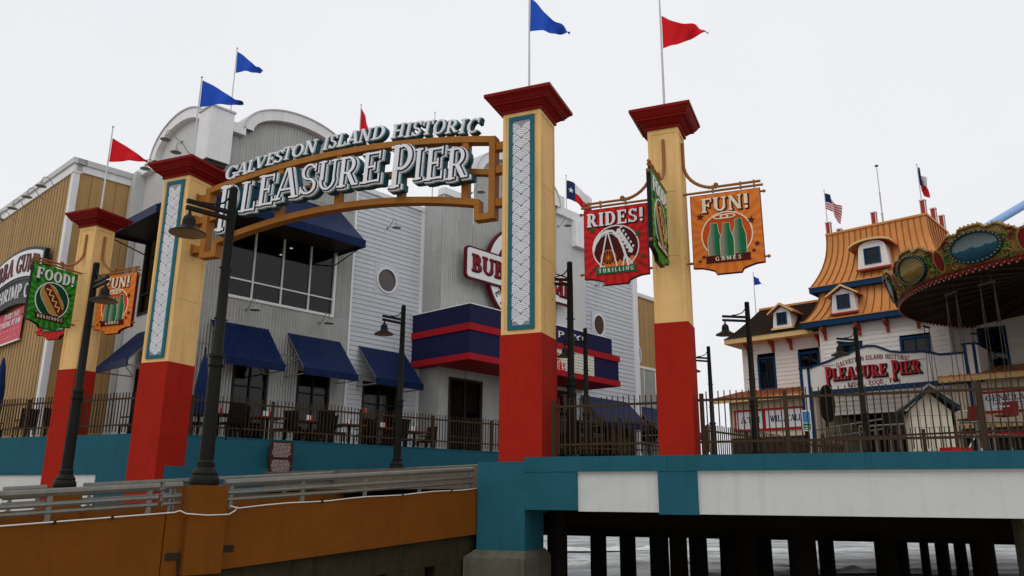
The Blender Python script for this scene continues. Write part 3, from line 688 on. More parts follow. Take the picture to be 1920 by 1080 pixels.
for ch, a, b, pb_, pt in small:
    yf = .3; x0, z0 = PB.px(a, pb_, yf); x1, _ = PB.px(b, pb_, yf); _, z1 = PB.px(a, pt, yf)
    g = glyph(MB(), ch, x0+.02, x1+.02, z0-.01, z1-.01, .345, .48, .018, .2, th=.8).build('letter', 'letter_teal', t, PB)
    glyph(MB(), ch, x0, x1, z0, z1, .29, .345, .003, .2, th=.82).build('letter_face', 'letter_white', g, PB)
# ================================================================== hanging signs on the short pillars
def board_outline(W, H):
    d = .155
    return [(0, H), (0, 0)]+[(.03*W+.27*W*k, -d*(1-math.cos(k*math.pi/2))*.55) for k in (.33, .66, 1)]+[(.33*W, -d), (.67*W, -d)]+[(.97*W-.27*W*k, -d*(1-math.cos(k*math.pi/2))*.55) for k in (1, .66, .33)]+[(W, 0), (W, H)]
def hanging_sign(kind, label, fr, x0, z0, pillar_side, W=1.31, H=1.46):
    t = thing('hanging_sign', label, 'sign', fr.P((x0, 0, z0)), fr.deg, 'hanging signs on the gate pillars')
    bd = MB().prism(board_outline(W, H), -.035, .04).build('board', kind+'_board', t)
    edge = {'food': 'sign_black', 'fun': 'sign_maroon', 'rides': 'sign_maroon'}[kind]
    MB().prism([(x+(.012 if x > W/2 else -.012), z-(.012 if z < .2 else -.012)) for x, z in board_outline(W, H)], -.03, .05).build('board_back', edge, t)
    flip = (lambda x: x) if pillar_side == 'L' else (lambda x: W-x)
    pw = -.13
    # bracket
    tb = MB()
    tb.tube([(flip(pw), 0, H+.075), (flip(W+.07), 0, H+.075)], .026, 8); tb.tube([(flip(.34), 0, H+.155), (flip(W+.03), 0, H+.155)], .028, 8)
    br = tb.build('bracket', 'bracket_brown', t, smooth='a')
    sc = [(flip(pw+.02), 0, H+1.18), (flip(pw+.02), 0, H+.72)]+[(flip(pw+.02+.62*(1-math.cos(k))), 0, H+.72-.57*math.sin(k)) for k in np.linspace(.12, math.pi/2, 9)]
    MB().tube(sc, .034, 8).build('scroll_arm', 'bracket_brown', br, smooth='a')
    for x in (.42, .95, 1.2): MB().box(min(flip(x), flip(x+.03)), max(flip(x), flip(x+.03)), -.032, .032, H+.045, H+.19).build('clamp', 'bracket_brown', br)
    MB().lathe([(.0, -.05), (.04, -.03), (.05, 0), (.04, .03), (.0, .05)], 10, (flip(.5), 0, H+.2), False).build('finial', 'bracket_brown', br, smooth=True)
    for z in (.1,): MB().tube([(flip(pw), 0, z), (flip(.02), 0, z)], .026, 8).build('lower_rod', 'bracket_brown', br, smooth='a')
    for z in (H-.06, .1): MB().tube([(flip(W), 0, z), (flip(W+.05), 0, z), (flip(W+.07), 0, z), (flip(W+.11), 0, z)], [.02, .02, .038, .02], 8).build('knob', 'bracket_brown', br, smooth='a')
    # print
    word = {'food': 'FOOD!', 'fun': 'FUN!', 'rides': 'RIDES!'}[kind]; cap = {'food': 'DELICIOUS', 'fun': 'GAMES', 'rides': 'THRILLING'}[kind]
    wx0, wx1 = {'food': (.1, 1.2), 'fun': (.2, 1.1), 'rides': (.06, 1.25)}[kind]
    arc = (lambda x, z: (x, z-.0*abs(x-W/2)))
    text(t, word, wx0+.018, wx1+.018, H-.385, H-.095, -.0385, -.03, 'print_maroon' if kind != 'food' else 'food_star', name='letter_shadow', e=.016)
    text(t, word, wx0, wx1, H-.37, H-.08, -.05, -.03, 'cream' if kind == 'fun' else 'sign_white', th=1.1)
    cx, cz_, r = W/2, .6, .475
    disc = {'food': 'food_dark', 'fun': 'fun_disc', 'rides': 'print_maroon'}[kind]
    MB().prism(ell(cx, cz_, r, r*.98, 40), -.0385, -.03).build('disc', disc, t)
    MB().ring(ell(cx, cz_, r+.012, r*.98+.012, 40), ell(cx, cz_, r-.014, r*.98-.014, 40), -.044, -.03).build('disc_rim', 'cream' if kind == 'fun' else 'sign_white', t)
    bc = {'food': 'print_maroon', 'fun': 'print_maroon', 'rides': 'print_green'}[kind]
    MB().prism([(cx-.42, .06), (cx+.42, .06), (cx+.4, .125), (cx+.42, .2), (cx-.42, .2), (cx-.4, .125)], -.055, -.03).build('banner', bc, t)
    text(t, cap, cx-.3-(.06 if kind != 'fun' else -.06), cx+.3+(.06 if kind != 'fun' else -.06), .09, .17, -.062, -.05, 'cream' if kind != 'rides' else 'sign_white', name='letter', joined=True, tr=.4)
    sm = {'food': 'food_star', 'fun': 'star_dark', 'rides': 'star_green'}[kind]
    for sx, sz, sr in ((.17, 1.02, .075), (1.12, .84, .075), (1.2, .36, .055), (.2, .2, .04), (1.13, .23, .04), (.12, .12, .03)): MB().prism(star(sx, sz, sr, rot=80), -.05, -.03).build('star', sm, t)
    if kind == 'fun':
        for i, (bxx, bz, s) in enumerate(((.42, .17, 1), (.88, .21, 1), (.65, .15, 1))):
            o = [(-.12, 0), (-.125, .3), (-.12, .38), (-.075, .52), (-.06, .68), (.06, .68), (.075, .52), (.12, .38), (.125, .3), (.12, 0), (.08, -.03), (-.08, -.03)]
            yy = -.052 if i < 2 else -.06
            MB().prism([(bxx+x*1.1, bz+z*1.015-.003) for x, z in o], yy+.004, -.03).build('bottle_outline', 'bottle_edge', t)
            MB().prism([(bxx+x, bz+z) for x, z in o], yy, -.031).build('bottle', 'bottle', t)
        for dx in (0, .13): MB().ring(ell(.56+dx, .97, .15, .05, 24), ell(.56+dx, .97, .115, .03, 24), -.058-dx*.02, -.03).build('toss_ring', 'cream', t)
    elif kind == 'food':
        a = R(-52); rot = lambda x, z: (cx+x*math.cos(a)-z*math.sin(a), cz_+x*math.sin(a)+z*math.cos(a))
        def cap_(l, w, n=10, ox=0, oz=0): return [rot(ox+l/2+w*math.cos(R(q)), oz+w*math.sin(R(q))) for q in np.linspace(-90, 90, n)]+[rot(ox-l/2+w*math.cos(R(q)), oz+w*math.sin(R(q))) for q in np.linspace(90, 270, n)]
        MB().prism(cap_(.36, .252, ox=-.01, oz=-.0), -.046, -.03).build('bun_outline', 'cream', t)
        MB().prism(cap_(.36, .238, ox=-.01), -.05, -.03).build('bun', 'bun', t)
        MB().prism(cap_(.66, .105, oz=.045), -.058, -.03).build('sausage', 'sausage', t)
        MB().prism([rot(x, z) for x, z in [(-.33, .12), (0, .16), (.34, .12), (.3, .21), (0, .245), (-.28, .21)]], -.062, -.03).build('bun_top', 'bun', t)
        zz = [(-.34+.085*i, .03+(.05 if i % 2 else -.05)) for i in range(9)]
        MB().bar([(*[rot(x, z)[0]], -.062, rot(x, z)[1]) for x, z in zz], .014, .035).build('mustard', 'mustard', t)
    else:
        tr = [(.19+.0, .56)]+[(x, z) for x, z in [(.24, .74), (.34, .89), (.48, .965), (.6, .95), (.72, .83), (.8, .62), (.86, .4), (.92, .2)]]
        MB().bar([(x, -.046, z) for x, z in tr], .016, .05).build('coaster_track', 'sign_white', t)
        MB().bar([(x, -.05, z-.055) for x, z in tr], .016, .018).build('coaster_track', 'sign_white', t)
        for p in ([(.48, .94), (.33, .2)], [(.5, .94), (.68, .2)], [(.84, .42), (.8, .2)], [(.85, .42), (1.0, .22)]): MB().bar([(p[0][0], -.048, p[0][1]), (p[1][0], -.048, p[1][1])], .016, .026).build('coaster_leg', 'sign_white', t)
        for i in range(6):
            x, z = .72+.048*i, .93-.085*i
            MB().prism([(x-.05, z-.03), (x+.03, z-.06), (x+.06, z+.0), (x+.03, z+.07), (x-.02, z+.05)], -.056, -.03).build('coaster_car', 'sign_white', t)
            MB().prism(ell(x+.06, z+.085, .022, .028, 8), -.056, -.03).build('rider', 'sign_white', t)
        MB().ring(ell(.5, .4, .165, .165, 24), ell(.5, .4, .145, .145, 24), -.0445, -.03).build('wheel_rim', 'print_orange', t)
        for q in range(0, 180, 30): MB().bar([(.5-.15*math.cos(R(q)), -.043, .4-.15*math.sin(R(q))), (.5+.15*math.cos(R(q)), -.043, .4+.15*math.sin(R(q)))], .006+.0005*q/30, .009).build('wheel_spoke', 'print_orange', t)
        MB().prism([(.33, .2), (.98, .2), (1.08, .36), (.98, .4), (.9, .3), (.8, .28), (.74, .34), (.7, .3), (.55, .24), (.4, .26)], -.0405, -.03).build('hill', 'print_orange', t)
    return t
SX = .31
for fr, w in ((PA, 'on the far left pillar'), (PD, 'on the right pillar')):
    f0 = fr.sub(0, .31)
    hanging_sign('fun', 'orange games sign with three green bottles '+w, f0, .745, 4.342, 'L')
    hanging_sign('rides', 'red rides sign with roller coaster '+w, f0, -1.45, 4.342, 'R')
    hanging_sign('food', 'green food sign with hot dog '+w, fr.sub(.31, 0, 90), -1.40, 4.342, 'R', W=1.28)
# ================================================================== flags
def flag(label, base, ztop, kind, z0, z1, length, ang, mt, droop=.1, wave=.06, r=.022, tip=.3, seed=0, name='flag_pole'):
    t = thing(name, label, 'flag', base, 0, 'flags on poles')
    h = ztop-base[2]
    MB().lathe([(r*1.25, 0), (r, h*.5), (r*.8, h)], 8).build('pole', 'pole_grey', t, smooth='a')
    MB().lathe([(.0, h+.08), (r*1.6, h+.045), (r*1.6, h+.03), (0, h)], 8, cap=False).build('finial', 'pole_grey', t, smooth=True)
    a = R(ang); d = Vector((math.cos(a), math.sin(a), 0)); p = Vector((-math.sin(a), math.cos(a), 0)); zb = base[2]
    def fn(u, v):
        if kind == 'tri': lo_, hi = z0+(z0+(z1-z0)*tip-z0)*u, z1+(z0+(z1-z0)*tip-z1)*u
        else: lo_, hi = z0, z1
        z = lo_+(hi-lo_)*v-droop*(u**1.6)+.45*wave*math.sin(u*9+v*2+seed)*u
        q = d*(r+length*u*(1-.08*droop))+p*(wave*1.5*math.sin(u*8.5+seed+v*1.6)*(.25+u)+wave*.5*math.sin(u*19+seed*2-v*3)*u); return (q.x, q.y, z-zb)
    MB().grid(fn, 24, 10).build('flag', mt, t, smooth=True, uv=True)
    return t, fn

def pill_flag(fr, w, label, top_px, fl, mt, seed, droop):
    b = fr.P((w/2, w/2, 0)); f = Fr((b.x, b.y), 0)
    ztop = f.px(*top_px)[1]; za = f.px(fl[0], fl[1])[1]; zb = f.px(fl[0], fl[2])[1]
    xl = f.px(fl[3], fl[2])[0]-f.px(fl[0], fl[2])[0]
    base = (b.x, b.y, (8.58 if w > .7 else 7.6))
    return flag(label, base, ztop, 'tri', zb, za, xl*1.03, 6, mt, droop, .07, seed=seed, tip=fl[4])
pill_flag(PA, .618, 'red pennant on a pole over the far left pillar', (207, 240), (205, 258, 303, 275, .12), 'flag_red', .5, .02)
pill_flag(PB, .88, 'blue pennant on a pole over the pillar at the left end of the arch', (379, 147), (377, 150, 200, 456, .25), 'flag_blue', 1.2, .04)
pill_flag(PC, .88, 'blue pennant on a tall pole over the pillar at the right end of the arch', (994, -10), (996, -3, 58, 1069, .1), 'flag_blue', 2.6, .12)
pill_flag(PD, .618, 'red pennant on a tall pole over the right pillar with signs', (1241, -12), (1244, 30, 92, 1335, .62), 'flag_red', 4.2, .0)
# ================================================================== lamp posts
def lamp():
    t = thing('lamp_post', '', 'lamp post', (0, 0, 0), 0, 'black bell lamp posts')
    MB().lathe([(.19, 0), (.2, .03), (.19, .1), (.165, .13), (.17, .16), (.13, .22), (.115, .24), (.12, .26), (.115, .28), (.12, .3), (.1, .33)], 20).build('base', 'lamp_dark', t, smooth='a')
    MB().lathe([(.1, .32), (.088, 1.6), (.105, 1.62), (.105, 1.65), (.09, 1.66), (.09, 1.74), (.108, 1.75), (.108, 1.79), (.075, 1.83), (.07, 3.0), (.06, 4.26), (.065, 4.27), (.05, 4.31)], 16).build('post', 'lamp_dark', t, smooth='a')
    MB().box(-.68, .05, -.028, .028, 3.88, 3.935).box(-.68, .05, -.03, .03, 3.78, 3.835).build('arm', 'lamp_dark', t)
    MB().tube([(-.03, 0, 4.2), (-.06, 0, 4.12), (-.14, 0, 4.02), (-.3, 0, 3.96), (-.42, 0, 3.945)], .014, 8).build('brace', 'lamp_dark', t, smooth=True)
    sh = MB().lathe([(.02, 3.75), (.03, 3.7), (.06, 3.69), (.08, 3.66), (.09, 3.6), (.092, 3.545), (.105, 3.535), (.11, 3.52), (.18, 3.475), (.25, 3.44), (.25, 3.425)], 20, (-.62, 0, 0), False).build('shade', 'lamp_dark', t, smooth='a')
    MB().lathe([(.244, 3.427), (.17, 3.462), (.1, 3.5), (.08, 3.56), (0, 3.6)], 20, (-.62, 0, 0), False).build('reflector', 'lamp_inside', sh, smooth=True)
    MB().tube([(-.62, 0, 3.7), (-.62, 0, 3.8)], .018, 8).build('hanger', 'lamp_dark', t, smooth='a')
    MB().tube([(-.1, .0, 3.05), (.1, 0, 3.05)], .013, 6).build('peg', 'lamp_dark', t); MB().tube([(-.1, .0, 2.3), (.1, 0, 2.3)], .013, 6).build('peg', 'lamp_dark', t)
    return t
lp = lamp()
p1 = RN.P((-5.59, .12, .175)); lp.location = p1; lp.rotation_euler = (0, 0, R(RA)); lp.scale = (1.09,)*3; lp['label'] = 'black bell lamp post nearest the viewer, on the near ramp wall pedestal'
p2 = RN.P((-5.84, 4.875, .16)); dup(lp, p2, RA+90, 'black bell lamp post on the far ramp wall in front of the far left pillar', 1.0)
p3 = RN.P((2.015, 4.875, .695)); dup(lp, p3, RA, 'black bell lamp post on the far ramp wall below the big blue marquee', 1.01)
for px, pyt, pyb, lab, rot in ((1068, 492, 862, 'black bell lamp post close behind the red rides sign, beside the tall right pillar', RA-40),
        (1097, 616, 870, 'shorter looking black lamp post in front of the marquee letter board', RA-40),
        (1400, 567, 874, 'black bell lamp post standing before the left end of the ticket building', RA-40),
        (1328, 650, 895, 'far black bell lamp post against the sky right of the red pillar', RA-30),
        (1603, 613, 895, 'black bell lamp post covering the middle of the ticket building sign', RA-30)):
    # base stands on the deck (or terrace); distance follows from a 4.3 m post
    lo_, hi = 12., 80.
    for _ in range(50):
        mY = (lo_+hi)/2
        if atY(px, pyt, mY).z > DECK+4.3: hi = mY
        else: lo_ = mY
    p = atY(px, pyt, mY); dup(lp, (p.x, p.y, DECK), rot, lab, 1.0)
# ================================================================== fences
def fence(label, fr, x0, x1, z0, posts, h=1.06, pitch=.108, y=0., top=.16, low=.24, zs=0.):
    t = at_fr('picket_fence', label, 'fence', fr, (x0+x1)/2, y, z0, 'brown steel picket fences')
    L0 = x1-x0
    for z, s in ((z0+h-top, .022), (z0+low, .02)): bx('rail', 'fence_brown', t, x0, x1, y-.02, y+.02, z-s, z+s, fr)
    for x in posts: bx('post', 'fence_brown', t, x-.036, x+.036, y-.036, y+.036, z0-.02, z0+h-.04, fr)
    n = int(L0/pitch)
    for i in range(n):
        x = x0+pitch*(i+.5)
        if any(abs(x-p) < .045 for p in posts): continue
        bx('picket', 'fence_brown', t, x-.0095, x+.0095, y-.012, y+.012, z0+.06, z0+h+random.uniform(-.006, .006), fr)
    return t
fence('brown picket fence at the left edge, left of the far left pillar', PA, -7, -.03, 1.52, (-5.6, -3.4, -1.2), y=.2)
fence('brown picket fence on the teal wall between the two left pillars', PA, .65, 2.95, 1.52, (), y=.2)
px_ = [TF.px(q, 830)[0] for q in (510, 678, 815, 925)]
fence('long brown picket fence of the restaurant terrace under the arch', TF, .05, 10.4, 1.52, (.1, *px_, 10.35), y=.12)
fence('brown picket fence between the two right pillars', CP, 1.0, 3.2, .80, (1.05,), y=.3, h=1.14)
fpx = [CP.px(q, 800, .3)[0] for q in (1318, 1476, 1842)]
fence('near brown picket fence along the pier edge right of the red pillar', CP, 3.86, 13.5, .80, (*fpx, fpx[2]+2.2), y=.3, h=1.16)
BF = Fr((1.3, 22.2), 20)
fence('brown picket fence farther back, seen between the two right pillars', BF, -.6, 4.4, 1.15, (.4, 1.9, 3.4), h=1.15)
o = MB().box(-.7, 4.5, -.1, .15, DECK, 1.15).build('kerb_wall', 'teal_wall', None, BF); tag(o, 'low teal kerb below the farther fence between the right pillars', 'wall')
SF = Fr(atY(1322, 850, 19.5), RA); SF.o = (SF.o[0], SF.o[1], 0.)
fence('brown picket fence running away along the side of the pier, behind the lamp', SF, 0, 9, DECK, (.05, 2.2, 4.4, 6.6, 8.8), h=1.15)
QF = Fr(SF.P((3.6, -1.2, 0)), RA-90)
fence('brown queue fence in front of the ticket windows', QF, .2, 5.2, DECK, (.25, 2.7, 5.1), h=1.1)
# terrace walls
t = at_fr('terrace_wall', 'long teal wall below the terrace fence under the arch', 'wall', TF, 5, 0, -.6)
MB().box(-.05, 10.6, 0, .3, -1.0, 1.5).build('wall', 'teal_wall', t, TF)
MB().box(-.05, 10.6, -.015, .315, 1.5, 1.523).build('wall_top', 'teal_wall', t, TF)
MB().box(-.55, 10.6, -.3, 0, -1.0, .74).build('wall_step', 'teal_wall', t, TF)
t = at_fr('terrace_wall', 'teal and white wall between and left of the two left pillars', 'wall', PA, -1, .1, -.9)
MB().box(-9, 3.2, .06, .4, .54, 1.523).build('teal_band', 'teal_wall', t, PA)
MB().box(-9, 1.8, .1, .4, -1.2, .54).build('white_panel', 'white_wall', t, PA)
MB().box(1.8, 3.2, .06, .4, -1.2, .54).build('pilaster', 'teal_wall', t, PA)
# notice plaque
t = at_fr('notice_plaque', 'tall brown notice plaque full of small lettering on the teal wall', 'sign', TF, 2.5, -.02, .64)
x0, z1 = TF.px(508, 827, -.32); x1, _ = TF.px(551, 829, -.32); _, z0 = TF.px(505, 888, -.32)
MB().box(x0, x1, -.325, -.301, z0, z1).build('plate', 'plaque', t, TF)
MB().box(x0+.1, x0+.16, -.31, -.003, z0+.1, z1-.1).box(x1-.16, x1-.1, -.31, -.003, z0+.1, z1-.1).build('stand_off', 'plaque', t, TF)
tl = MB(); zz = z1-.04; k = 0; Wd = x1-x0
while zz > z0+.05:
    if abs(zz-(z0+z1)/2) > .035:
        m = .05+random.uniform(0, .06); x = x0+m
        while x < x1-m-.03:
            l_ = min(random.uniform(.03, .1), x1-m-x); tl.box(x, x+l_, -.3275, -.325, zz-.017, zz); x += l_+.016
    zz -= .034
tag(tl.build('lettering', 'plaque_text', t, TF), kind='stuff')
# ================================================================== restaurant
GL = WF.sub(-1.3, 0, -90)                     # left return of the grey block (x runs 0 .. -5.2)
TR_ = Fr(GL.P((-5.2, 0, 0)), RA)              # tan block, side facing the ramp (x -2.15 .. 0)
TLF = TR_.sub(-2.15, 0, -90)                  # tan block, side facing the street (x negative)
rest = at_fr('restaurant_building', 'grey corrugated metal restaurant with blue awnings, curved parapets and tan left wing', 'building', WF, 3, 3, TERR)
def corr(parent, fr, x0, x1, z0, ztop, y=0., pitch=.1, amp=.013, m='corrugated', name='corrugated_sheet', sheet=1.0, rise=2.6):
    """corrugated cladding as single lapped sheets"""
    zf = ztop if callable(ztop) else (lambda x: ztop)
    nc = max(1, int(round((x1-x0)/sheet)))
    for c in range(nc):
        xa, xb = x0+(x1-x0)*c/nc, x0+(x1-x0)*(c+1)/nc; zm = max(zf(xa+(xb-xa)*k/6) for k in range(7)); nr = max(1, int(round((zm-z0)/rise)))
        for r_ in range(nr):
            za = z0+(zm-z0)*r_/nr; zb = z0+(zm-z0)*(r_+1)/nr; n = max(2, int((xb-xa)/pitch*4)); v = []; dy = random.uniform(-.004, .004)-.004*(r_ % 2)
            for i in range(n+1):
                x = xa+(xb-xa)*i/n; yy = y-amp*math.sin(math.pi/2*i)+dy; t = max(min(zb+.02 if r_ < nr-1 else zb, zf(x)), za)
                v += [(x, yy, za), (x, yy-(.004 if r_ else 0), t)]
            MB().add(v, [(2*i, 2*i+2, 2*i+3, 2*i+1) for i in range(n)]).build(name, m, parent, fr)
def corr_hole(parent, fr, x0, x1, z0, ztop, holes, y=0., **k):
    """sheets of corrugated metal round a row of openings (hx0,hx1,hz0,hz1), sorted by x"""
    x = x0
    for a, b, c, d in holes:
        if a > x+.01: corr(parent, fr, x, a, z0, ztop, y, **k)
        if c > z0+.01: corr(parent, fr, a, b, z0, c, y, **k)
        corr(parent, fr, a, b, d, ztop, y, **k); x = b
    if x1 > x+.01: corr(parent, fr, x, x1, z0, ztop, y, **k)
_lap = MB().prismx([(.5, -.5), (-.5, -.5), (-.15, .5), (.5, .5)], -.5, .5)
def lap(matn):
    me = bpy.data.meshes.new('lap_board'); me.from_pydata(_lap.v, [], _lap.f); me.materials.append(M[matn]); return me
LAPS = {}
def siding(parent, fr, x0, x1, z0, z1, pitch, m, y=0., holes=(), th=.03, name='siding_board'):
    if m not in LAPS: LAPS[m] = lap(m)
    n = int(round((z1-z0)/pitch)); p = (z1-z0)/n; L0 = rootloc(parent)
    for i in range(n):
        a, b = z0+p*i, z0+p*(i+1); segs = [(x0, x1)]
        for h in holes:
            if h[2] < b-.02 and h[3] > a+.02:
                ns = []
                for s in segs:
                    if h[1] <= s[0] or h[0] >= s[1]: ns.append(s)
                    else:
                        if h[0] > s[0]: ns.append((s[0], h[0]))
                        if h[1] < s[1]: ns.append((h[1], s[1]))
                segs = ns
        for s in segs:
            if s[1]-s[0] < .03: continue
            inst(name, LAPS[m], parent, fr.P(((s[0]+s[1])/2, y, (a+b)/2))-L0, (0, 0, fr.a), (s[1]-s[0], th*2.2, p*1.0))
def window(parent, fr, x0, x1, z0, z1, vs, hs, t, y=0., m='frame_white', proud=.04, back=2.6, glass='glass', name='window', room=True, tm=None):
    w = MB().rect_ring(x0, x1, z0, z1, t, y-proud, y+.12).build(name, m, parent, fr); tm = tm or t*.55
    X = [x0+t]+list(vs)+[x1-t]; Z = [z0+t]+list(hs)+[z1-t]
    for x in vs: MB().box(x-tm/2, x+tm/2, y-.012, y+.08, z0+t, z1-t).build('mullion', m, w, fr)
    for z in hs:
        for i in range(len(X)-1): MB().box(X[i]+(tm/2 if i else 0), X[i+1]-(tm/2 if i < len(X)-2 else 0), y-.01, y+.078, z-tm/2, z+tm/2).build('mullion', m, w, fr)
    for i in range(len(X)-1):
        for j in range(len(Z)-1): MB().box(X[i]-.004, X[i+1]+.004, y+.045, y+.055, Z[j]-.004, Z[j+1]+.004).build('pane', glass, w, fr)
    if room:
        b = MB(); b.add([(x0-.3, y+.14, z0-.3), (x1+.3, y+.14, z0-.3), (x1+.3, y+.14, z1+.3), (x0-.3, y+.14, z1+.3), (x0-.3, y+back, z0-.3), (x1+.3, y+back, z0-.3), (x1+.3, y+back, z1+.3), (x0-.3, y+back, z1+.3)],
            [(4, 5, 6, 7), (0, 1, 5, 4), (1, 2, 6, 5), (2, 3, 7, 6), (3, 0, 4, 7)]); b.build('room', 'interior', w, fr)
    return w
# --- grey block: ramp side
arch2 = lambda x: 11.5+1.12*math.sqrt(max(0, 1-((x-1.75)/2.12)**2))
WX0, WX1, WZ0, WZ1 = -.55, 3.57, 5.96, 8.56
lowo = [(-.62, 1.1, 1.44, 3.95), (2.0, 3.75, 1.44, 3.95)]
corr(rest, WF, -1.3, WX0, TERR, lambda x: 11.5)
for a, b in ((WX0, 4.2),):
    corr_hole(rest, WF, a, b, TERR, 4.4, [(.1, 1.3, 1.44, 4.0), (2.35, 3.6, 1.44, 4.0)])
    corr(rest, WF, a, b, 4.4, WZ0+.02)
    corr(rest, WF, a, b, WZ1-.02, lambda x: arch2(x) if abs(x-1.75) < 2.12 else 11.5)
corr(rest, WF, WX1-.02, 4.2, WZ0+.02, WZ1-.02)
for z in (4.42, 9.9): MB().box(-1.28, 4.18, -.018, -.012, z, z+.03).build('sheet_lap', 'corrugated', rest, WF)
w_ = window(rest, WF, WX0, WX1, WZ0, WZ1, [.48, 1.51, 2.55], [6.58], .085, back=4.0)
for i, (a, b) in enumerate(((-.1, 1.6), (.35, 2.3), (1.2, 1.4), (1.5, 2.6), (2.0, 3.0), (2.75, 1.2), (3.1, 2.2), (.9, 3.4), (2.4, 3.5), (3.3, 3.2))):
    MB().lathe([(.05, 8.78), (.05, 8.8)], 10, (a, b, 0)).build('downlight', 'downlight', w_, WF)
MB().box(WX0-.2, WX1+.2, .2, 4, 8.81, 8.85).build('room_ceiling', 'interior', w_, WF)
# parapet hood following the curve, corner column, flat coping pieces
def hood(fr, cx, hw, zb, rise, y0, y1, th, name='curved_parapet'):
    o = arcpts(cx, zb, hw+.05, rise+.06, 180, 0, 28); i_ = arcpts(cx, zb, hw-th*.9, rise-th, 180, 0, 28)
    m = MB()
    for k in range(28):
        q = [o[k], o[k+1], i_[k+1], i_[k]]
        m.add([(x, y0, z) for x, z in q]+[(x, y1, z) for x, z in q], [(0, 1, 2, 3), (0, 4, 5, 1), (2, 6, 7, 3), (7, 6, 5, 4)])
    m.build(name, 'trim_white', rest, fr, smooth='a')
    m = MB(); o2 = arcpts(cx, zb, hw+.1, rise+.1, 180, 0, 28)
    for k in range(28):
        q = [o2[k], o2[k+1], o[k+1], o[k]]
        m.add([(x, y0-.04, z) for x, z in q]+[(x, y1, z) for x, z in q], [(0, 1, 2, 3), (0, 4, 5, 1), (2, 6, 7, 3)])
    m.build('parapet_cap', 'flat_metal', rest, fr, smooth='a')
hood(WF, 1.75, 2.12, 11.5, 1.12, -.22, .5, .3)
MB().box(-.85, -.36, -.22, .3, 11.25, 11.58).build('parapet', 'trim_white', rest, WF)
MB().box(3.86, 4.2, -.2, .3, 11.25, 11.58).build('parapet', 'trim_white', rest, WF)
MB().box(-1.62, -.85, -.32, .45, 10.05, 11.78).build('corner_column', 'trim_white', rest, WF)
MB().box(-1.66, -.81, -.36, .49, 11.78, 11.84).build('parapet_cap', 'flat_metal', rest, WF)
MB().box(-1.55, -.95, -.26, .3, 9.9, 10.05).build('column_foot', 'frame_dark', rest, WF)
# --- grey block: street side
arch1 = lambda x: 11.2+1.15*math.sqrt(max(0, 1-((x+2.1)/1.95)**2))
def flatw(parent, fr, x0, x1, z0, ztop, y=0., m='flat_metal', n=24, name='wall_sheet'):
    zf = ztop if callable(ztop) else (lambda x: ztop); v = []
    for i in range(n+1): x = x0+(x1-x0)*i/n; v += [(x, y, z0), (x, y, zf(x))]
    return MB().add(v, [(2*i, 2*i+2, 2*i+3, 2*i+1) for i in range(n)]).build(name, m, parent, fr)
flatw(rest, GL, -5.2, -4.0, TERR, 11.2); flatw(rest, GL, -4.0, -.6, 8.7, lambda x: arch1(x)); flatw(rest, GL, -.6, 0, TERR, 11.2); flatw(rest, GL, -4.0, -.6, 3.95, 5.75); flatw(rest, GL, -4, -3.5, TERR, 3.95); flatw(rest, GL, -1.7, -.6, TERR, 3.95)
window(rest, GL, -4.0, -.6, 5.75, 8.7, [-3.2, -2.3, -1.4], [6.45], .08, m='frame_dark')
window(rest, GL, -3.5, -1.7, TERR, 3.95, [-2.6], [], .08, m='frame_dark')
hood(GL, -2.1, 1.95, 11.2, 1.15, -.2, .5, .28)
MB().box(-5.35, -4.05, -.2, .3, 10.9, 11.2).build('parapet', 'trim_white', rest, GL)
MB().box(-5.2, -4.75, -.35, .02, 9.3, 11.0).build('downspout_box', 'flat_metal', rest, GL)
MB().box(-5.1, -4.95, -.18, -.02, 1.5, 9.3).build('downspout', 'flat_metal', rest, GL)
MB().add([GL.P((-5.2, .3, 11.15)), WF.P((-1.3, .2, 11.15)), WF.P((22, .2, 11.15)), WF.P((22, 12, 11.15)), GL.P((-5.2, 12, 11.15))], [(0, 1, 2, 3, 4)]).xf(lambda p: Vector(p)-rest.location).build('roof', 'flat_metal', rest)
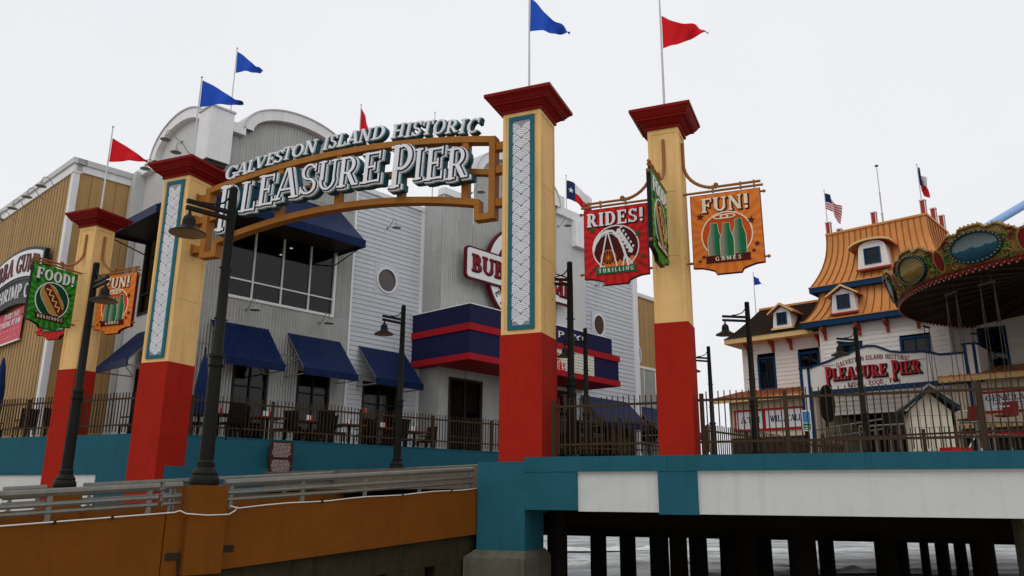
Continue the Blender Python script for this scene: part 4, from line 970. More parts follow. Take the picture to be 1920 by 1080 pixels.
# --- awnings
def awning(fr, x0, x1, zt_, zf_, proj, val=.21, struts=True, hip=0., pitch=.105, y=-.015):
    n = int((x1-x0)/pitch*4); v = []
    for i in range(n+1):
        x = x0+(x1-x0)*i/n; k = .014*(1 if i % 4 in (1, 2) else 0)
        for j in range(5):
            s = j/4; xx = x
            v.append((xx, y-proj*s, zt_+(zf_-zt_)*s+k))
    a = MB().add(v, [(5*i+j, 5*i+j+1, 5*i+6+j, 5*i+5+j) for i in range(n) for j in range(4)]).build('awning', 'awning_blue', rest, fr)
    b = MB(); n2 = int((x1-x0)/pitch)
    b.box(x0-.01, x1+.01, y-proj-.035, y-proj+.0, zf_-val, zf_+.012)
    b.build('valance', 'awning_blue', a, fr)
    MB().box(x0, x1, y-proj*.98, y-.03, zf_-val*.6, zf_-val*.6+.012).build('soffit_frame', 'frame_dark', a, fr) if not struts else None
    for x in (x0+.02, x1-.02):
        if struts:
            MB().tube([(x, y, zt_-.03), (x, y-proj, zf_-.03)], .02, 6).build('strut', 'gooseneck', a, fr)
            MB().tube([(x, y, zf_-val+.03), (x, y-proj, zf_-val+.03)], .02, 6).build('strut', 'gooseneck', a, fr)
            MB().tube([(x, y, zf_+.18), (x, y-proj*.72, zf_+.32)], .014, 6).build('strut', 'gooseneck', a, fr)
            MB().tube([(x, y, zf_-val+.05), (x, y-proj*.55, zt_+(zf_-zt_)*.55)], .014, 6).build('strut', 'gooseneck', a, fr)
        else:
            MB().tube([(x-.1, y, zf_-val-.35), (x-.1, y-proj, zf_-val+.02)], .022, 6).build('strut', 'frame_dark', a, fr)
            MB().add([(x, y, zt_), (x, y-proj, zf_), (x, y-proj, zf_-val), (x, y, zf_-val)], [(0, 1, 2, 3)]).build('end_panel', 'awning_blue', a, fr)
    return a
for a, b in ((-.8, 1.17), (1.85, 3.9), (4.68, 6.75)): awning(WF, a, b, 5.16, 3.92, 1.1)
awning(WF, -1.1, 3.6, 9.78, 8.4, 1.5, .26, False)
awning(GL, -3.78, -1.5, 5.15, 3.92, 1.1); awning(GL, -3.6, -.2, 9.4, 8.35, 1.35, .26, False)
# --- doorways under the lower awnings
for a, b in ((.1, 1.3), (2.35, 3.6)):
    d = window(rest, WF, a, b, TERR, 4.0, [(a+b)/2], [3.3], .07, m='frame_dark', name='glass_door')
    MB().lathe([(.05, 3.86), (.05, 3.9)], 8, (a+.4, 1.4, 0)).build('downlight', 'downlight', d, WF); MB().lathe([(.05, 3.86), (.05, 3.9)], 8, (b-.3, 2.0, 0)).build('downlight', 'downlight', d, WF)
# --- blue-grey siding with porthole
hole = (5.28, 6.3, 7.25, 8.25)
siding(rest, WF, 4.28, 7.42, TERR, 10.85, .168, 'siding_blue', 0, [(5.3, 6.26, 7.28, 8.2), (4.95, 6.5, 1.44, 3.9)])
MB().box(4.2, 4.28, -.05, .06, TERR, 10.85).build('corner_trim', 'trim_white', rest, WF)
MB().box(7.36, 7.5, -.06, .06, TERR, 10.9).build('corner_trim', 'trim_white', rest, WF)
MB().box(4.15, 7.5, -.08, .3, 10.85, 11.0).build('parapet_cap', 'trim_white', rest, WF)
def porthole(fr, cx, cz_, r, y=0., k=1.0, backing='siding_blue'):
    p = MB().ring(ell(cx, cz_, r*1.12, r*1.12*k), ell(cx, cz_, r*.97, r*.97*k), y-.07, y+.1).build('porthole', 'trim_white', rest, fr)
    MB().prism(ell(cx, cz_, r, r*k), y-.01, y+.03).build('pane', 'porthole_glass', p, fr)
    sq = []
    for q in range(32):
        a = 2*math.pi*q/32; c, s_ = math.cos(a), math.sin(a); m_ = 1.32*r/max(abs(c), abs(s_)); sq.append((cx+c*m_, cz_+s_*m_*k))
    MB().ring(sq, ell(cx, cz_, r, r*k, 32), y-.032, y+.02).build('flange', backing, p, fr)
porthole(WF, 5.78, 7.73, .43)
window(rest, WF, 4.95, 6.5, TERR, 3.9, [5.72], [3.2], .08, m='frame_dark', name='glass_door')
n_ = MB().box(5.2, 5.6, .5, .52, 2.9, 3.1).build('neon_tube', 'neon_red', rest, WF)
# --- tower with big sign and marquee
TY = -1.1
corr(rest, WF, 7.5, 9.1, 4.7, 11.35, TY)
MB().box(7.46, 9.15, TY-.06, TY+.3, 11.35, 11.62).build('parapet', 'trim_white', rest, WF)
tz = lambda x: 12.7+1.5*math.sqrt(max(0, 1-((x-11.7)/2.6)**2))
corr(rest, WF, 9.1, 14.3, 4.7, tz, TY, amp=.01)
hood(WF.sub(0, TY), 11.7, 2.6, 12.7, 1.5, -.2, .4, .3)
GLt = WF.sub(7.5, 0, -90); corr(rest, GLt, 0, 1.1, 4.7, 11.35)
MB().box(7.47, 7.53, TY-.03, TY+.03, 3.2, 11.35).build('corner_trim', 'corrugated', rest, WF)
flatw(rest, WF, 14.3, 16.4, 4.5, 12.6, TY, n=2)
MB().box(14.25, 14.75, TY-.15, TY+.4, 12.4, 13.3).build('parapet', 'trim_white', rest, WF)
MB().box(14.75, 16.5, TY-.12, TY+.4, 12.4, 12.8).build('parapet', 'trim_white', rest, WF)
MB().box(15.42, 16.5, TY-.25, TY+.4, 11.15, 12.4).build('corner_block', 'trim_white', rest, WF)
# entry below the marquee
corr(rest, WF, 7.5, 8.0, TERR, 4.7, TY); corr(rest, WF, 9.75, 11.2, TERR, 4.7, TY); corr(rest, GLt, 0, 1.1, TERR, 4.7); corr(rest, WF, 8, 9.75, 4.35, 4.7, TY)
dr = window(rest, WF, 8.0, 9.75, TERR, 4.35, [8.87], [2.2], .09, TY, m='frame_dark', name='entrance_door')
for x in (8.78, 8.97): MB().tube([(x, TY-.08, 2.3), (x, TY-.08, 2.9)], .015, 6).build('door_handle', 'frame_dark', dr, WF)
window(rest, WF, 11.3, 15.5, TERR, 4.5, [12.3, 13.3, 14.4], [3.6], .09, TY, m='frame_dark', name='entrance_window')
# marquee
MX0, MX1, MY = 7.1, WF.px(1160, 700, -3.05)[0], -3.05
mz = [WF.px(878, q, MY)[1] for q in (568, 604, 617, 661, 673)]
def mq(name, m, z0, z1, pr, x1=MX1): return MB().box(MX0-pr, x1+pr, MY-pr, .0, z0, z1).build(name, m, rest, WF)
mq('marquee_upper', 'marquee_navy', mz[1], mz[0], 0, MX1-.45); mq('marquee_band', 'band_red', mz[2], mz[1], .05); mar = mq('marquee', 'marquee_navy', mz[3], mz[2], .0); mq('marquee_band', 'band_red', mz[4], mz[3], .05)
MB().box(MX0-.02, MX1-.43, MY-.02, 0, mz[0], mz[0]+.035).build('marquee_top', 'trim_white', rest, WF)
lx0, lx1 = MX0+1.6, WF.px(1113, 690, MY)[0]; lz1 = WF.px(1113, 661, MY)[1]; lz0 = WF.px(1113, 708, MY)[1]
MB().box(lx0, lx1, MY-.03, MY+.01, lz0, lz1).build('letter_board', 'board_cream', mar, WF)
for k in range(1, 9): MB().box(lx0, lx1, MY-.036, MY-.03, lz0+(lz1-lz0)*k/9-.012, lz0+(lz1-lz0)*k/9+.012).build('board_rail', 'board_line', mar, WF)
def ptext(parent, s, fr, px0, px1, pyb, pyt, y, dep, m, pyb2=None, **k):
    a = fr.px(px0, pyb, y); b = fr.px(px1, pyb2 or pyb, y); c = fr.px(px0, pyt, y); text(parent, s, a[0], b[0], a[1], c[1], y, y+dep, m, fr, **k)
ptext(mar, 'S,', WF, 1043.5, 1052, 676, 660, MY-.04, .012, 'bright_red', sans=True, th=1.2)
ptext(mar, 'URS', WF, 1043, 1060, 694, 678, MY-.04, .012, 'bright_red', sans=True, th=1.2)
zc0 = mz[1]+.22; zc1 = mz[0]-.2
sx_ = WF.px(1044, 620, MY)[0]; ex_ = WF.px(1094, 630, MY)[0]; full = text_w('P CO'); step = (ex_-sx_)/full
text(mar, 'SHRIMP CO', ex_-text_w('SHRIMP CO')*step, ex_, zc0, zc1, MY-.06, MY, 'sign_white', WF, sans=True, th=.8)
# main sign
SY = TY-.3
mat('sign_letter', (.2, .011, .016), .5)
sgn = at_fr('restaurant_sign', 'big white sign with maroon border and lettering over the marquee, half behind the pillar', 'sign', WF, 11, SY, 7.5)
a = WF.px(865, 470, SY); b = WF.px(1068, 575, SY); zt1 = WF.px(875, 462, SY)[1]; zb1 = WF.px(867, 522, SY)[1]
x0, x1 = WF.px(866, 500, SY)[0], WF.px(1068, 560, SY)[0]; cxs = (x0+x1)/2
def rrect(x0, x1, z0, z1, r, n=5): return arcpts(x0+r, z0+r, r, r, 180, 270, n)+arcpts(x1-r, z0+r, r, r, 270, 360, n)+arcpts(x1-r, z1-r, r, r, 0, 90, n)+arcpts(x0+r, z1-r, r, r, 90, 180, n)
crad = (x1-x0)*.31; ccz = (zt1+zb1)/2+.05
MB().prism(ell(cxs, ccz, crad, crad, 48), SY-.1, SY+.06).build('disc', 'sign_maroon', sgn, WF); MB().prism(ell(cxs, ccz, crad-.09, crad-.09, 48), SY-.13, SY).build('disc_face', 'sign_white', sgn, WF)
MB().prism(ell(cxs, ccz, crad-.5, crad-.5, 40), SY-.16, SY).build('disc_core', 'sign_maroon', sgn, WF)
MB().prism(rrect(x0, x1, zb1, zt1, .2), SY-.2, SY-.08).build('name_board', 'sign_maroon', sgn, WF); MB().prism(rrect(x0+.08, x1-.08, zb1+.08, zt1-.08, .14), SY-.225, SY).build('name_face', 'sign_white', sgn, WF)
tx0 = WF.px(876, 500, SY)[0]; tz0, tz1 = zb1+.34, zt1-.3; bw = (WF.px(940, 530, SY)[0]-tx0)/text_w('BUB', .06)
tot = text_w('BUBBA GUMP', .06)*bw; sc = min(1, (x1-.2-tx0)/tot)
text(sgn, 'BUBBA GUMP', tx0+.05, tx0+.05+tot*sc, tz0-.03, tz1-.03, SY-.245, SY-.1, 'sign_black', WF, name='letter_shadow', e=.02, tr=.06, th=.95)
text(sgn, 'BUBBA GUMP', tx0, tx0+tot*sc, tz0, tz1, SY-.28, SY-.1, 'sign_letter', WF, tr=.06, th=.95)
for i, ch in enumerate('RESTAURANT'):
    q = R(200+14*i); g_ = glyph(MB(), ch, -.1, .1, -.13, .13, SY-.15, SY-.1); rr_ = crad-.31
    ca, sa = math.cos(q+math.pi/2), math.sin(q+math.pi/2)
    g_.xf(lambda p: (cxs+rr_*math.cos(q)+p[0]*ca-p[2]*sa, p[1], ccz+rr_*math.sin(q)+p[0]*sa+p[2]*ca)).build('letter', 'sign_maroon', sgn, WF)
# --- right wing: siding, porthole, tan bay
c = WF.px(1121, 610, -.4); siding(rest, WF, 16.4, 21.2, 3.4, 12.2, .2, 'siding_blue', -.4, [(c[0]-.45, c[0]+.45, c[1]-.5, c[1]+.5)])
window(rest, WF, 16.6, 21.0, TERR, 3.4, [17.7, 18.8, 19.9], [2.7], .09, -.4, m='frame_dark', name='terrace_window')
MB().box(21.2, 21.6, -.5, .2, TERR, 12.3).build('corner_trim', 'trim_white', rest, WF)
MB().box(16.4, 21.6, -.55, .2, 12.2, 12.35).build('parapet_cap', 'trim_white', rest, WF)
c = WF.px(1121, 610, -.4); porthole(WF, c[0], c[1], .42, -.43, k=1.15)
mat('tan_dark', (.1, .055, .018), .8)
def battens(parent, fr, x0, x1, z0, z1, pitch, y=0., m='tan_panel', name='panel', gap=.02):
    n = int(round((x1-x0)/pitch)); p = (x1-x0)/n
    MB().box(x0, x1, y, y+.1, z0, z1).build('backing', 'tan_dark', parent, fr)
    for i in range(n): bx(name, m, parent, x0+p*i+gap/2, x0+p*(i+1)-gap/2, y-.03, y, z0, z1, fr)
zb_ = WF.px(1190, 684, 0)[1]
battens(rest, WF, 21.6, 27, zb_, 10.3, .42); MB().box(21.6, 27, -.1, .2, 10.3, 10.5).build('parapet_cap', 'trim_white', rest, WF)
corr(rest, WF, 21.6, 27, 3.5, zb_, -.03); window(rest, WF, 21.7, 26.8, TERR-.8, 3.5, [23, 24.3, 25.6], [2.7], .09, -.03, m='frame_dark', name='terrace_window'); MB().box(21.6, 27, -.08, 0, zb_-.12, zb_).build('band', 'trim_white', rest, WF)
c = WF.px(1188, 663, 0); porthole(WF, c[0]+.1, c[1], .42, -.04, k=1.25, backing='tan_panel')
awning(WF, 16.8, 20.5, 5.0, 3.4, 1.6, .25); awning(WF, 21.7, 26, 4.6, 3.3, 1.4, .25)
# --- tan wing
battens(rest, TR_, -2.0, 0, TERR, 10.55, .4, gap=.014)
battens(rest, TLF, -14, -.18, TERR, 10.5, .3, gap=.075, name='batten_panel')
MB().box(-2.17, -2.0, -.05, .1, TERR, 10.6).build('corner_trim', 'trim_white', rest, TR_); MB().box(-.18, .045, -.05, .1, TERR, 10.6).build('corner_trim', 'trim_white', rest, TLF)
MB().box(-2.15, 0, -.08, .2, 10.55, 10.8).build('fascia', 'trim_white', rest, TR_); MB().box(-14, .08, -.08, .2, 10.5, 10.8).build('fascia', 'trim_white', rest, TLF)
MB().box(-2.15, 0, -.14, .3, 10.8, 11.0).build('gutter', 'flat_metal', rest, TR_); MB().box(-14, .14, -.14, .3, 10.8, 11.0).build('gutter', 'flat_metal', rest, TLF)
MB().box(-1.75, -1.1, -.35, -.02, 4.6, 5.0).build('speaker_box', 'sign_black', rest, TR_)
# ------------------------------------------------------------------ gooseneck wall lamps
def goose():
    t = thing('wall_lamp', '', 'wall lamp', (0, 0, 0), 0, 'gooseneck lamps on the restaurant')
    MB().lathe([(.07, 0), (.06, .02), (.02, .04)], 10).xf(lambda p: (p[0], -p[2], p[1])).build('wall_plate', 'gooseneck', t, smooth='a')
    MB().tube([(0, -.02, 0), (0, -.12, .0), (0, -.25, .1), (0, -.38, .27), (0, -.5, .33), (0, -.62, .28), (0, -.66, .16), (0, -.66, .05)], .018, 6).build('arm', 'gooseneck', t, smooth=True)
    MB().lathe([(.03, .08), (.05, .06), (.06, .0), (.09, -.05), (.17, -.1), (.21, -.13), (.205, -.13), (.1, -.07), (.0, -.04)], 14, (0, -.66, 0), False).build('shade', 'gooseneck', t, smooth='a')
    return t
gz = None
for fr, px, py, lab in ((GL, 341, 266, 'highest gooseneck lamp under the left curved parapet'), (GL, 361, 290, 'gooseneck lamp under the left curved parapet, just above the red pillar cap'), (GL, 303, 320, 'gooseneck lamp at the left edge of the grey wall beside the red pennant'),
        (WF, 461, 580, 'gooseneck lamp above the leftmost lower blue awning'), (WF, 599, 605, 'gooseneck lamp above the middle lower blue awning'), (WF, 726, 428, 'gooseneck lamp on the blue grey siding above the porthole'), (WF, 884, 362, 'gooseneck lamp on the tower seen through the right end of the arch'),
        (WF, 1047, 424, 'gooseneck lamp on the tower right of the tall right pillar'), (WF, 1118, 535, 'gooseneck lamp just below the red rides sign'), (WF, 592, 338, 'gooseneck lamp behind the big arch letters'),
        (TLF, 110, 352, 'gooseneck lamp nearest the corner of the tan wall'), (TLF, 83, 372, 'second gooseneck lamp from the corner of the tan wall'), (TLF, 55, 393, 'third gooseneck lamp from the corner of the tan wall'), (TLF, 30, 413, 'gooseneck lamp on the tan wall at the left picture edge')):
    y = -.02
    if fr is WF and px in (884, 1047): y = TY-.02
    if fr is WF and px == 1118: y = -.45
    x, z = fr.px(px, py, y)
    if gz is None: gz = goose(); gz.location = fr.P((x, y, z)); gz.rotation_euler = (0, 0, fr.a); gz.scale = (.82,)*3; gz['label'] = lab
    else: dup(gz, fr.P((x, y, z)), fr.deg, lab, .82)
# ------------------------------------------------------------------ sign and banner on the tan wall
sg = at_fr('restaurant_sign', 'arched white restaurant sign with dark border on the tan wall at the left edge', 'sign', TLF, -4, -.3, 6.5)
XR = TLF.px(80, 500, -.3)[0]; zr1 = TLF.px(85, 470, -.3)[1]; zr0 = TLF.px(78, 520, -.3)[1]
LW = 6.0; cxa = XR-LW/2; rise_ = .45
cur = lambda x, b: b+rise_*(1-((x-cxa)/(LW/2))**2)
def band(z0, z1, xa, xb, y0, y1, m, name, par):
    xs_ = np.linspace(xa, xb, 30); MB().prism([(x, cur(x, z0)) for x in xs_]+[(x, cur(x, z1)) for x in xs_[::-1]], y0, y1).build(name, m, par, TLF)
band(zr0-.12, zr1+.12, XR-LW, XR, -.3, -.16, 'sign_black', 'board', sg); band(zr0, zr1, XR-LW+.1, XR-.12, -.33, -.29, 'sign_white', 'board_face', sg)
wp = lambda x, z: (x, z+cur(x, 0))
text(sg, 'BUBBA GUMP', XR-LW+.3, XR-.22, zr0+.14, zr1-.14, -.36, -.3, 'sign_maroon', TLF, tr=.06, warp=wp)
band(zr0-.95, zr0-.125, XR-LW+.5, XR-.1, -.28, -.16, 'sign_black', 'lower_board', sg)
text(sg, 'SHRIMP CO.', XR-LW+1.3, XR-.3, zr0-.75, zr0-.25, -.31, -.27, 'sign_white', TLF, sans=True, th=.7, warp=wp)
bn = at_fr('advert_banner', 'pink red advertising banner hanging on the tan wall at the left edge', 'banner', TLF, -4, -.1, 4.8)
bx1, bzt = TLF.px(47, 572, -.12); _, bzb = TLF.px(40, 632, -.12); bx0 = bx1-3.2
def bnf(u, v): x = bx0+(bx1-bx0)*u; return (x, -.12-.02*math.sin(u*9), bzb+(bzt-bzb)*v-.03*math.sin(u*math.pi)+.0)
MB().grid(bnf, 20, 4).build('cloth', 'banner_pink', bn, TLF, smooth=True)
MB().box(bx0, bx1, -.16, -.1, bzb-.07, bzb-.02).build('hem', 'sign_white', bn, TLF)
H_ = bzt-bzb
for s, f0, f1, l, r_ in (('EVERY DAY', .74, .92, 1.6, .35), ('STARTING AT 11AM', .5, .68, 2.2, .15), ('- - - - - -', .3, .42, 1.9, .25), ('- - - - -', .1, .2, 1.6, .4)):
    text(bn, s, bx1-r_-l, bx1-r_, bzb+H_*f0, bzb+H_*f1, -.15, -.145, 'sign_white', TLF, sans=True, joined=True)
# ================================================================== roof flags of the restaurant
def pxflag(label, px, pyb, pyt, Y, fl, kind, mt, droop=.1, wave=.08, seed=0., ang=5, r=.025, tip=.3, base=None):
    b = atY(px, pyb, Y); f = Fr((b.x, b.y), 0); ztop = f.px(px, pyt)[1]
    za, zb2 = f.px(px, fl[0])[1], f.px(px, fl[1])[1]; L_ = f.px(fl[2], fl[1])[0]-f.px(px, fl[1])[0]
    return flag(label, (b.x, b.y, base if base is not None else b.z), ztop, kind, zb2, za, L_/math.cos(R(ang)), ang, mt, droop, wave, r, tip, seed)
pxflag('blue pennant on the roof pole behind the white corner column', 432, 212, 92, 27, (97, 136, 485), 'tri', 'flag_blue', .15, .1, 2, tip=.25, base=11.15)
pxflag('red pennant behind the letters of the arch', 674, 250, 198, 31, (202, 248, 695), 'tri', 'flag_red', .1, .1, 1, ang=25, tip=.0, base=11.15)
pxflag('striped flag behind the arch letters at its right half', 814, 260, 212, 33, (262, 290, 846), 'rect', 'flag_us', .2, .1, 3, base=11.15)
tx, fn = pxflag('large lone star flag on the tower roof beside the rides sign', 1062, 385, 330, 37, (338, 372, 1112), 'rect', 'flag_texas', 1.0, .09, 1.4, base=12.4)
b_ = MB(); st = star(.17, .5, .11)
b_.add([tuple(Vector(fn(x*1.0, .5+(z-.5)*1.5))+Vector((0, -.03, 0))) for x, z in st], [tuple(range(10))]); b_.build('star', 'flag_white', tx)
# ================================================================== terrace furniture
def chair():
    t = thing('terrace_chair', '', 'chair', (0, 0, 0), 0, 'dark chairs on the terrace')
    MB().box(-.23, .23, -.23, .23, .42, .47).build('seat', 'furniture', t)
    MB().prismx([(.2, .45), (.25, .45), (.33, .98), (.28, .98)], -.23, .23).build('backrest', 'furniture', t)
    for x in (-.21, .21):
        for y in (-.2, .2): MB().box(x-.02, x+.02, y-.02, y+.02, 0, .42).build('leg', 'furniture', t)
        MB().box(x-.025, x+.025, -.2, .26, .64, .67).build('armrest', 'furniture', t)
    return t
ch = chair(); first = True
def put_chair(p, rz, lab):
    global first
    if first: ch.location = p; ch.rotation_euler = (0, 0, R(rz)); ch['label'] = lab; first = False
    else: dup(ch, p, rz, lab)
spots = [(1.1, 1.0, 'left of the first fence post'), (2.5, 1.0, 'below the first lower awning'), (3.9, 1.2, 'left of the second fence post'), (5.3, 1.4, 'below the second lower awning'), (6.7, 1.7, 'below the third lower awning'), (8.2, 2.2, 'left of the entrance door')]
tb0 = None
for i, (x, y, w_s) in enumerate(spots):
    put_chair(TF.P((x-.55, y-.25, TERR)), 40+90+random.uniform(-25, 25), 'dark terrace chair at the left of the table '+w_s)
    put_chair(TF.P((x+.55, y+.1, TERR)), 40-90+random.uniform(-25, 25), 'dark terrace chair at the right of the table '+w_s)
    if i % 2 == 0: put_chair(TF.P((x+.05, y-.75, TERR)), 40+180+random.uniform(-15, 15), 'dark terrace chair with its back to the fence '+w_s)
    p = TF.P((x, y, TERR))
    if tb0 is None:
        tb0 = thing('terrace_table', '', 'table', p, 40, 'tables on the terrace')
        MB().box(-.38, .38, -.38, .38, .71, .75).build('table_top', 'table_brown', tb0); MB().lathe([(.25, 0), (.24, .03), (.04, .06), (.04, .71)], 12).build('pedestal', 'furniture', tb0, smooth='a')
        MB().lathe([(.03, .75), (.035, .9), (.02, .93)], 8, (.1, .1, 0)).build('condiment', 'bright_red', tb0, smooth='a'); MB().box(-.18, -.04, -.1, -.07, .75, .92).build('menu_card', 'sign_white', tb0)
        tb0['label'] = 'dark square terrace table '+w_s
    else: dup(tb0, p, 40, 'dark square terrace table '+w_s)
for i, (x, y) in enumerate(((-5.2, 1.2), (-4.2, 1.3), (-2.6, 1.2), (-1.4, 1.3), (1.2, 1.5), (2.2, 1.6))):
    put_chair(PA.P((x, y, TERR)), -22.8+(90 if i % 2 else -90)+random.uniform(-20, 20), 'dark terrace chair '+['at the left picture edge', 'behind the leftmost fence post', 'behind the fence left of the tan corner', 'just left of the far left pillar', 'left one between the two left pillars', 'right one between the two left pillars'][i])
t = thing('closed_umbrella', 'closed dark blue umbrella on the terrace at the left edge', 'umbrella', PA.P((-4.55, 1.6, TERR)))
MB().lathe([(.25, 0), (.25, .06), (.03, .08), (.025, 2.6)], 10).build('pole', 'furniture', t, smooth='a')
MB().lathe([(.1, .9), (.17, 1.1), (.16, 1.7), (.1, 2.3), (.03, 2.65), (0, 2.7)], 10, cap=False).build('canopy', 'umbrella_blue', t, smooth=True)
t = thing('closed_umbrella', 'closed dark blue umbrella behind the foreground lamp post below the first awning', 'umbrella', TF.P((.75, 1.5, TERR)))
MB().lathe([(.25, 0), (.25, .06), (.03, .08), (.025, 2.6)], 10).build('pole', 'furniture', t, smooth='a')
MB().lathe([(.12, .7), (.2, .9), (.18, 1.5), (.1, 2.1), (.03, 2.4), (0, 2.45)], 10, cap=False).build('canopy', 'umbrella_blue', t, smooth=True)
# ================================================================== ticket building at the end of the forecourt
T = TBF
tk = at_fr('ticket_building', 'white sided ticket building with flared copper roofs, dormers and blue window frames', 'building', T, 7, 2, DECK)
def tkwin(x0, x1, z0, z1, y, grid=True):
    window(tk, T, x0, x1, z0, z1, [(x0+x1)/2] if grid else [], [(z0+z1)/2] if grid else [], .11, y, m='trim_blue', proud=.06, back=1.2, tm=.022)
# wing
ww = [(1.43, 2.4, 5.5, 7.2), (3.6, 4.68, 5.4, 7.22)]
siding(tk, T, .7, 5.3, 4.3, 8.0, .205, 'ticket_white', 0, ww); [tkwin(*q, 0) for q in ww]
MB().box(.62, .72, -.04, .1, 4.3, 8.0).build('corner_board', 'ticket_white', tk, T)
siding(tk, T.sub(.66, 0, 90), 0, 6, 4.3, 8.0, .205, 'ticket_white', -.0)
MB().box(.1, 5.3, -.8, 6.2, 7.95, 8.0).build('soffit', 'trim_yellow', tk, T)
MB().box(.08, 4.75, -.85, -.8, 7.95, 8.22).build('fascia', 'trim_yellow', tk, T); MB().box(.05, .1, -.85, 6.2, 7.95, 8.22).build('fascia', 'trim_yellow', tk, T)
sr = MB(); n = 16
for i in range(n):                                    # shingle courses
    a, b = i/n, (i+1)/n
    def q(s, d=0.): f = s**.85; return (.05+1.2*f, -.88+2.0*f-d, 8.22+1.75*s)
    xa, ya, za = q(a, .025); xb, yb, zb = q(b)
    sr.add([(xa, ya, za), (5.3, ya, za), (5.3, yb, zb), (xb, yb, zb), (xa, ya+.03, za-.02), (5.3, ya+.03, za-.02)], [(0, 1, 2, 3), (4, 5, 1, 0)])
    sr.add([(xa-.02, ya+.02, za), (xb, yb, zb), (xb, 6, zb), (xa-.02, 6, za)], [(0, 1, 2, 3)])
tag(sr.build('shingle_roof', 'shingle', tk, T), kind='stuff')
MB().box(1.2, 5.3, 1.1, 1.2, 9.95, 10.06).build('ridge_cap', 'copper', tk, T)
# tower walls
tw = [(5.98, 7.1, 5.4, 7.2), (8.72, 9.98, 5.4, 7.17)]
siding(tk, T, 5.22, 10.75, 3.9, 8.1, .205, 'ticket_white', -1.0, tw); [tkwin(*q, -1.0) for q in tw]
MB().box(5.14, 5.24, -1.04, .0, 3.9, 8.1).build('corner_board', 'ticket_white', tk, T); MB().box(10.72, 10.8, -1.05, -.95, 3.9, 8.1).build('corner_board', 'ticket_white', tk, T)
siding(tk, T.sub(10.76, -1.0, 90), 0, 1.0, 3.9, 8.1, .205, 'ticket_white', 0)
rw_ = [(11.62, 12.72, 5.55, 7.35)]
siding(tk, T, 10.78, 19, 3.9, 10.0, .205, 'ticket_white', 0, rw_); [tkwin(*q, 0) for q in rw_]
MB().box(5.2, 10.75, -.94, 4, 8.05, 8.1).build('soffit', 'trim_yellow', tk, T)
def mansard(cx, hw, yf, depth, z0, z1, fl, nf, ns, p=2.1):
    off = lambda t: fl*(1-t)**p
    def strip(fn, name='roof_panel', mt='copper'):
        m = MB(); rows = 8; v = []; f = []
        for j in range(rows+1): v += fn(j/rows)
        k = len(v)//(rows+1)
        for j in range(rows):
            for i in range(k-1): f.append((j*k+i, j*k+i+1, (j+1)*k+i+1, (j+1)*k+i))
        m.add(v, f).build(name, mt, tk, T, smooth='a')
    for i in range(nf):
        a, b = -1+2*i/nf, -1+2*(i+1)/nf
        def fn(t, a=a, b=b):
            o = off(t); h = hw+o; z = z0+(z1-z0)*t; y = yf-o; w_ = .022/h
            return [(cx+a*h, y, z), (cx+b*h, y, z)]
        strip(fn)
        def fs(t, a=a):
            o = off(t); h = hw+o; z = z0+(z1-z0)*t; y = yf-o; e = .013
            return [(cx+a*h-e, y+.0, z), (cx+a*h-e, y-.05, z+.01), (cx+a*h+e, y-.05, z+.01), (cx+a*h+e, y, z)]
        strip(fs, 'standing_seam', 'copper_seam')
    for s in (-1, 1):
        for i in range(ns):
            a, b = i/ns, (i+1)/ns
            def fn(t, a=a, b=b, s=s):
                o = off(t); z = z0+(z1-z0)*t; x = cx+s*(hw+o); ya = yf-o; D = depth+2*o
                return [(x, ya+a*D, z), (x, ya+b*D, z)]
            strip(fn)
            def fs(t, a=a, s=s):
                o = off(t); z = z0+(z1-z0)*t; x = cx+s*(hw+o); ya = yf-o; D = depth+2*o; e = .013
                return [(x, ya+a*D-e, z), (x+s*.05, ya+a*D-e, z), (x+s*.05, ya+a*D+e, z), (x, ya+a*D+e, z)]
            strip(fs, 'standing_seam', 'copper_seam')
    o = off(0); x0, x1, y0, y1 = cx-hw-o, cx+hw+o, yf-o, yf+depth+o
    MB().box(x0-.04, x1+.04, y0-.06, y1+.04, z0-.26, z0-.005).build('fascia', 'trim_blue', tk, T)
    MB().box(x0-.07, x1+.07, y0-.1, y1+.07, z0-.012, z0+.035).build('drip_edge', 'copper', tk, T)
CXT = 7.98
mansard(CXT, 2.72, -.75, 4.4, 8.36, 10.0, .72, 17, 9); mansard(CXT, 2.3, -.25, 3.5, 10.12, 12.88, .78, 17, 8, 2.3)
MB().box(CXT-2.36, CXT+2.36, -.31, 3.31, 12.87, 12.97).build('roof_cap', 'copper', tk, T)
